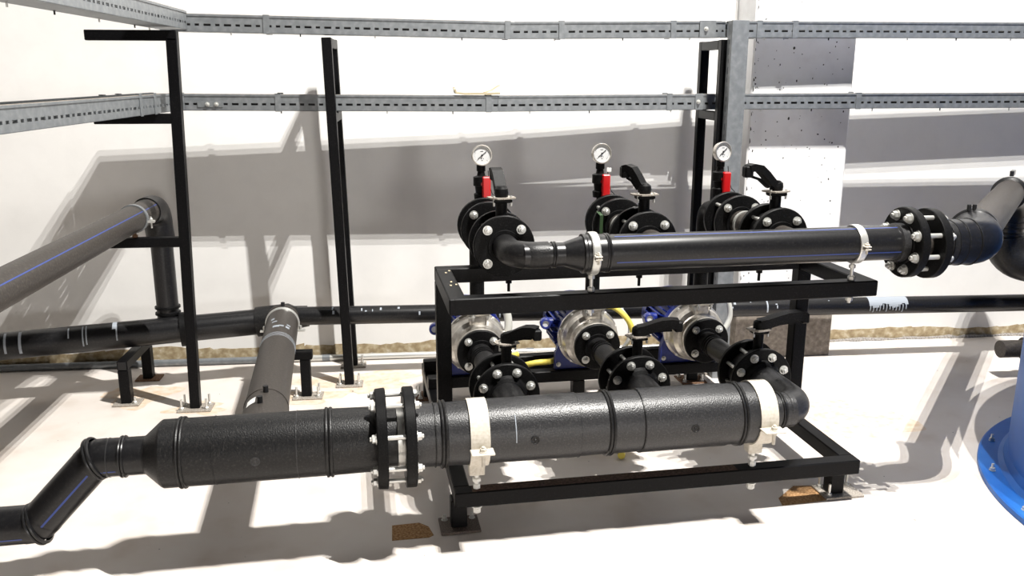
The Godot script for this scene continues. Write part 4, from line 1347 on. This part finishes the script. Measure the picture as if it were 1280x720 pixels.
# ------------------------------------------------------------------ pipe from the room over the corner post
func feed_pipe() -> void:
	var t := thing("feed_pipe", "black pipe with a blue stripe resting on the corner post's low arm and turning down", "pipe", Vector3(-1.22, 0.8, 0.75))
	var x := -1.215
	var y := 0.885
	var r := 0.0575
	var b := MB.new()
	b.tube([Vector3(-1.205, y, 4.2), Vector3(x - 0.008, y, 0.45)], r, 36)
	part(t, "pipe", b, "brown_dust_plastic")
	stripe(t, Vector3(-1.205, y, 4.2), Vector3(x - 0.008, y, 0.46), r, [0.95], 0.004)
	b = MB.new()
	b.tube([Vector3(x - 0.008, y, 0.50)] + arc(Vector3(x - 0.006, y - 0.085, 0.425), Vector3.UP, Vector3(0, 0, -1), 0.085, 0, PI / 2, 10) + [Vector3(x + 0.0, y - 0.17, 0.34)], r + 0.007, 32)
	part(t, "elbow", b, "black_plastic")
	b = MB.new()
	b.tube([Vector3(x, y - 0.15, 0.34), Vector3(x, 0.30, 0.34)], 0.051, 32)
	part(t, "drop_pipe", b, "black_plastic")
	bead(t, Vector3(x, 0.745, 0.34), Vector3.UP, 0.055, 0.03, 0.006, true, "black_plastic")
	for yy in [0.395, 0.365]:
		bead(t, Vector3(x, yy, 0.34), Vector3.UP, 0.051, 0.016, 0.008, false, "black_iron")
	# ring clamp on the arm
	var c := thing("ring_clamp", "steel ring clamp holding the feed pipe on the corner post's arm", "clamp", Vector3(-1.215, 0.802, 0.70))
	b = MB.new()
	b.lathe(Vector3(x - 0.006, y, 0.70), Vector3.BACK, [Vector2(-0.012, r), Vector2(-0.012, r + 0.005), Vector2(0.012, r + 0.005), Vector2(0.012, r)], 36)
	part(c, "ring", b, "galvanized")
	for s in [-1.0, 1.0]:
		b = MB.new()
		var q := Vector3(x - 0.006 + s * (r + 0.016), y - 0.012, 0.70)
		b.bx(q + Vector3(-0.014, -0.006, -0.012), q + Vector3(0.014, 0.004, 0.012), 0.001)
		b.cyl(q + Vector3(0, -0.03, 0), q + Vector3(0, 0.02, 0), 0.004, 8)
		b.hexa(q + Vector3(0, 0.005, 0), Vector3.UP, 0.008, 0.008)
		part(c, "ear", b, "zinc")
	b = MB.new()
	b.cyl(Vector3(x - 0.006, 0.79, 0.70), Vector3(x - 0.006, y - r, 0.70), 0.007, 10)
	b.hexa(Vector3(x - 0.006, 0.803, 0.70), Vector3.UP, 0.012, 0.012)
	part(c, "threaded_rod", b, "rust")

# ------------------------------------------------------------------ outlet beyond the end flange
func right_pipe() -> void:
	var X := Vector3.RIGHT
	var h := func(a: float) -> Vector3: return Vector3(a, UY - 0.006, HB)
	var t := skid_thing("outlet_pipe", "thick scratched outlet pipe climbing away from the end flange toward the wall", "pipe", Vector3(1.8, 0.86, HB))
	flange(t, h.call(1.662), X, 0.12, 0.03, 0.06, 8, PI / 8, 0.0, 0.79, 0.0155)
	var b := MB.new()
	b.lathe(h.call(0.0), X, [Vector2(1.585, 0.05), Vector2(1.585, 0.056), Vector2(1.635, 0.056)], 32)
	part(t, "stub_end", b, "brown_dust_plastic")
	b = MB.new()
	b.lathe(h.call(0.0), X, [Vector2(1.66, 0.06), Vector2(1.67, 0.068), Vector2(1.70, 0.072), Vector2(1.70, 0.076), Vector2(1.735, 0.078), Vector2(1.735, 0.074)], 36)
	part(t, "collar", b, "scuffed_plastic")
	var inv: Basis = Basis(Vector3.UP, -SK)
	var e1 := inv * (Vector3(2.02, 0.94, 1.66) - O)
	var e2 := inv * (Vector3(2.98, 0.915, 0.50) - O)
	var k0: Vector3 = h.call(1.80)
	b = MB.new()
	var pts := [h.call(1.72)]
	for i in 9:
		var s := i / 8.0
		pts.append(k0.lerp(k0 + X * 0.07, s).lerp((k0 + X * 0.07).lerp(e1, s), s))
	b.tube(pts, 0.079, 36)
	part(t, "elbow", b, "black_plastic")
	b = MB.new()
	b.tube([pts[8] - (e2 - e1).normalized() * 0.02, e2], 0.069, 36)
	part(t, "pipe", b, "brown_dust_plastic")
	var dv := (e2 - e1).normalized()
	bead(t, e1, dv, 0.079, 0.03, 0.007, false, "black_plastic")
	bead(t, h.call(1.80), X, 0.079, 0.008, 0.003, false, "scuffed_plastic")
	bead(t, h.call(1.755), X, 0.078, 0.01, 0.003, false, "scuffed_plastic")
	for k in 2:
		b = MB.new()
		var q: Vector3 = e1 + Vector3(-0.03 + k * 0.022, 0.078, 0.0)
		b.cyl(q, q + Vector3(0, 0.022, 0), 0.0075, 10)
		part(t, "terminal_cap", b, "ink")
	# far elbow turning down, then out along the wall
	bead(t, e2 - dv * 0.02, dv, 0.071, 0.06, 0.012, false, "scuffed_plastic")
	b = MB.new()
	var q2 := e2 + dv * 0.16
	var down := []
	for i in 9:
		var s := i / 8.0
		down.append((e2 - dv * 0.02).lerp(q2, s).lerp(q2.lerp(q2 + Vector3(0, -0.2, 0), s), s))
	b.tube(down + [q2 + Vector3(0, -0.24, 0)], 0.082, 32)
	part(t, "elbow", b, "black_plastic")
	for k in 4:
		bead(t, q2 + Vector3(0, -0.13 - k * 0.03, 0), Vector3.UP, 0.082, 0.012, 0.005, false, "scuffed_plastic")
	for k in 3:
		b = MB.new()
		var q: Vector3 = e2 + dv * (0.0 + k * 0.05) + Vector3(0, 0.085, 0)
		b.cyl(q, q + Vector3(0, 0.025, 0), 0.010, 10)
		part(t, "terminal_cap", b, "ink" if k == 0 else "zinc")
	b = MB.new()
	var lo := q2 + Vector3(0, -0.24, 0)
	var ff := inv * Vector3(0.85, 0, 0.52)
	var lows := []
	for i in 11:
		var s := i / 10.0
		lows.append(lo.lerp(lo + Vector3(0, -0.14, 0), s).lerp((lo + Vector3(0, -0.14, 0)).lerp(lo + Vector3(0, -0.14, 0) + ff * 0.16, s), s))
	b.tube(lows + [lows[10] + ff * 0.5], 0.098, 32)
	part(t, "lower_elbow", b, "scuffed_plastic")

# ------------------------------------------------------------------ blue tank
func tank() -> void:
	var c := Vector3(3.09, 0, 2.17)
	var t := thing("blue_tank", "big round blue tank standing on a bolted blue ring flange", "tank", c)
	var b := MB.new()
	b.lathe(c, Vector3.UP, [Vector2(0.0, 0.0), Vector2(0.0, 1.05), Vector2(0.003, 1.056), Vector2(0.021, 1.056), Vector2(0.025, 1.05), Vector2(0.025, 0.9)], 120)
	var rg := part(t, "base_ring", b, "tank_blue")
	b = MB.new()
	b.lathe(c, Vector3.UP, [Vector2(0.025, 0.985), Vector2(0.04, 0.967), Vector2(0.07, 0.957), Vector2(1.46, 0.95), Vector2(1.50, 0.93), Vector2(1.56, 0.80), Vector2(1.60, 0.55), Vector2(1.62, 0.25), Vector2(1.625, 0)], 120)
	part(t, "shell", b, "tank_blue")
	b = MB.new()
	b.lathe(c, Vector3.UP, [Vector2(1.44, 0.9), Vector2(1.44, 1.025), Vector2(1.445, 1.03), Vector2(1.495, 1.03), Vector2(1.5, 1.025), Vector2(1.5, 0.9)], 120)
	part(t, "top_ring", b, "tank_blue")
	for k in 20:
		var an := TAU * k / 20.0 + 0.12
		var q := c + Vector3(cos(an) * 1.018, 0.025, sin(an) * 1.018)
		b = MB.new()
		b.cyl(q, q + Vector3(0, 0.003, 0), 0.012, 12)
		b.hexa(q + Vector3(0, 0.003, 0), Vector3.UP, 0.010, 0.010)
		b.cyl(q, q + Vector3(0, 0.028, 0), 0.005, 8)
		part(rg, "anchor_bolt", b, "zinc")
	# drain pipe stub behind the tank
	var d := thing("drain_pipe", "short dusty drain pipe with a capped end low behind the blue tank", "pipe", Vector3(3.2, 0.1, 0.7))
	b = MB.new()
	b.tube([Vector3(2.90, 0.155, 0.70), Vector3(2.97, 0.155, 0.70), Vector3(3.6, 0.155, 0.78)], 0.044, 24)
	part(d, "pipe", b, "brown_dust_plastic")
	b = MB.new()
	b.lathe(Vector3(3.02, 0.155, 0.705), Vector3(1, 0, 0.12), [Vector2(0, 0.044), Vector2(0, 0.058), Vector2(0.05, 0.062), Vector2(0.10, 0.058), Vector2(0.10, 0.044)], 24)
	part(d, "coupling", b, "scuffed_plastic")
	b = MB.new()
	b.bx(Vector3(3.10, 0, 0.69), Vector3(3.14, 0.112, 0.73), 0.003)
	part(d, "prop", b, "black_paint")

# ------------------------------------------------------------------ cables at the pumps
func cables() -> void:
	var make := func(called: String, label: String, pts: Array, r: float, m: String) -> void:
		var t := skid_thing(called, label, "cable", pts[pts.size() - 1])
		var cv := Curve3D.new()
		for i in pts.size():
			var tg: Vector3 = (pts[mini(i + 1, pts.size() - 1)] - pts[maxi(i - 1, 0)]) * 0.22
			cv.add_point(pts[i], -tg, tg)
		var q := []
		var l := cv.get_baked_length()
		for k in 25:
			q.append(cv.sample_baked(l * k / 24.0, true))
		var b := MB.new()
		b.tube(q, r, 12)
		part(t, "sheath", b, m)
		b = MB.new()
		b.cyl(q[0] + (q[0] - q[1]).normalized() * 0.012, q[1], r * 1.25, 12)
		part(t, "end_sleeve", b, m)
	make.call("yellow_cable", "yellow cable arching down beside the middle pump", [Vector3(0.80, 0.475, -1.02), Vector3(0.86, 0.475, -1.0), Vector3(0.92, 0.42, -0.97), Vector3(0.95, 0.33, -0.96), Vector3(0.955, 0.25, -0.93), Vector3(0.96, 0.222, -1.05)], 0.013, "yellow_cable")
	make.call("yellow_cable", "yellow cable coiled low between the first two pumps", [Vector3(0.63, 0.225, -1.08), Vector3(0.57, 0.24, -0.99), Vector3(0.50, 0.245, -0.97), Vector3(0.42, 0.225, -1.0), Vector3(0.36, 0.225, -1.10), Vector3(0.45, 0.225, -1.16)], 0.013, "yellow_cable")
	make.call("yellow_cable", "loose yellow cable end on the floor under the skid", [Vector3(0.74, 0.016, -0.45), Vector3(0.77, 0.014, -0.52), Vector3(0.83, 0.014, -0.62), Vector3(0.85, 0.014, -0.8)], 0.012, "yellow_cable")
	make.call("grey_conduit", "grey flexible conduit looping behind the middle pump", [Vector3(0.86, 0.47, -1.10), Vector3(0.91, 0.45, -1.08), Vector3(0.955, 0.38, -1.06), Vector3(0.95, 0.30, -1.05), Vector3(0.91, 0.225, -1.08)], 0.010, "grey_conduit")
	make.call("grey_conduit", "grey flexible conduit curving over the first pump", [Vector3(0.34, 0.52, -0.98), Vector3(0.365, 0.48, -0.97), Vector3(0.37, 0.42, -0.96), Vector3(0.355, 0.36, -0.955)], 0.018, "grey_conduit")
	make.call("grey_conduit", "grey flexible conduit curving beside the pump next to the channel", [Vector3(1.37, 0.52, -1.02), Vector3(1.41, 0.47, -1.0), Vector3(1.415, 0.40, -0.99), Vector3(1.38, 0.34, -0.98)], 0.012, "grey_conduit")
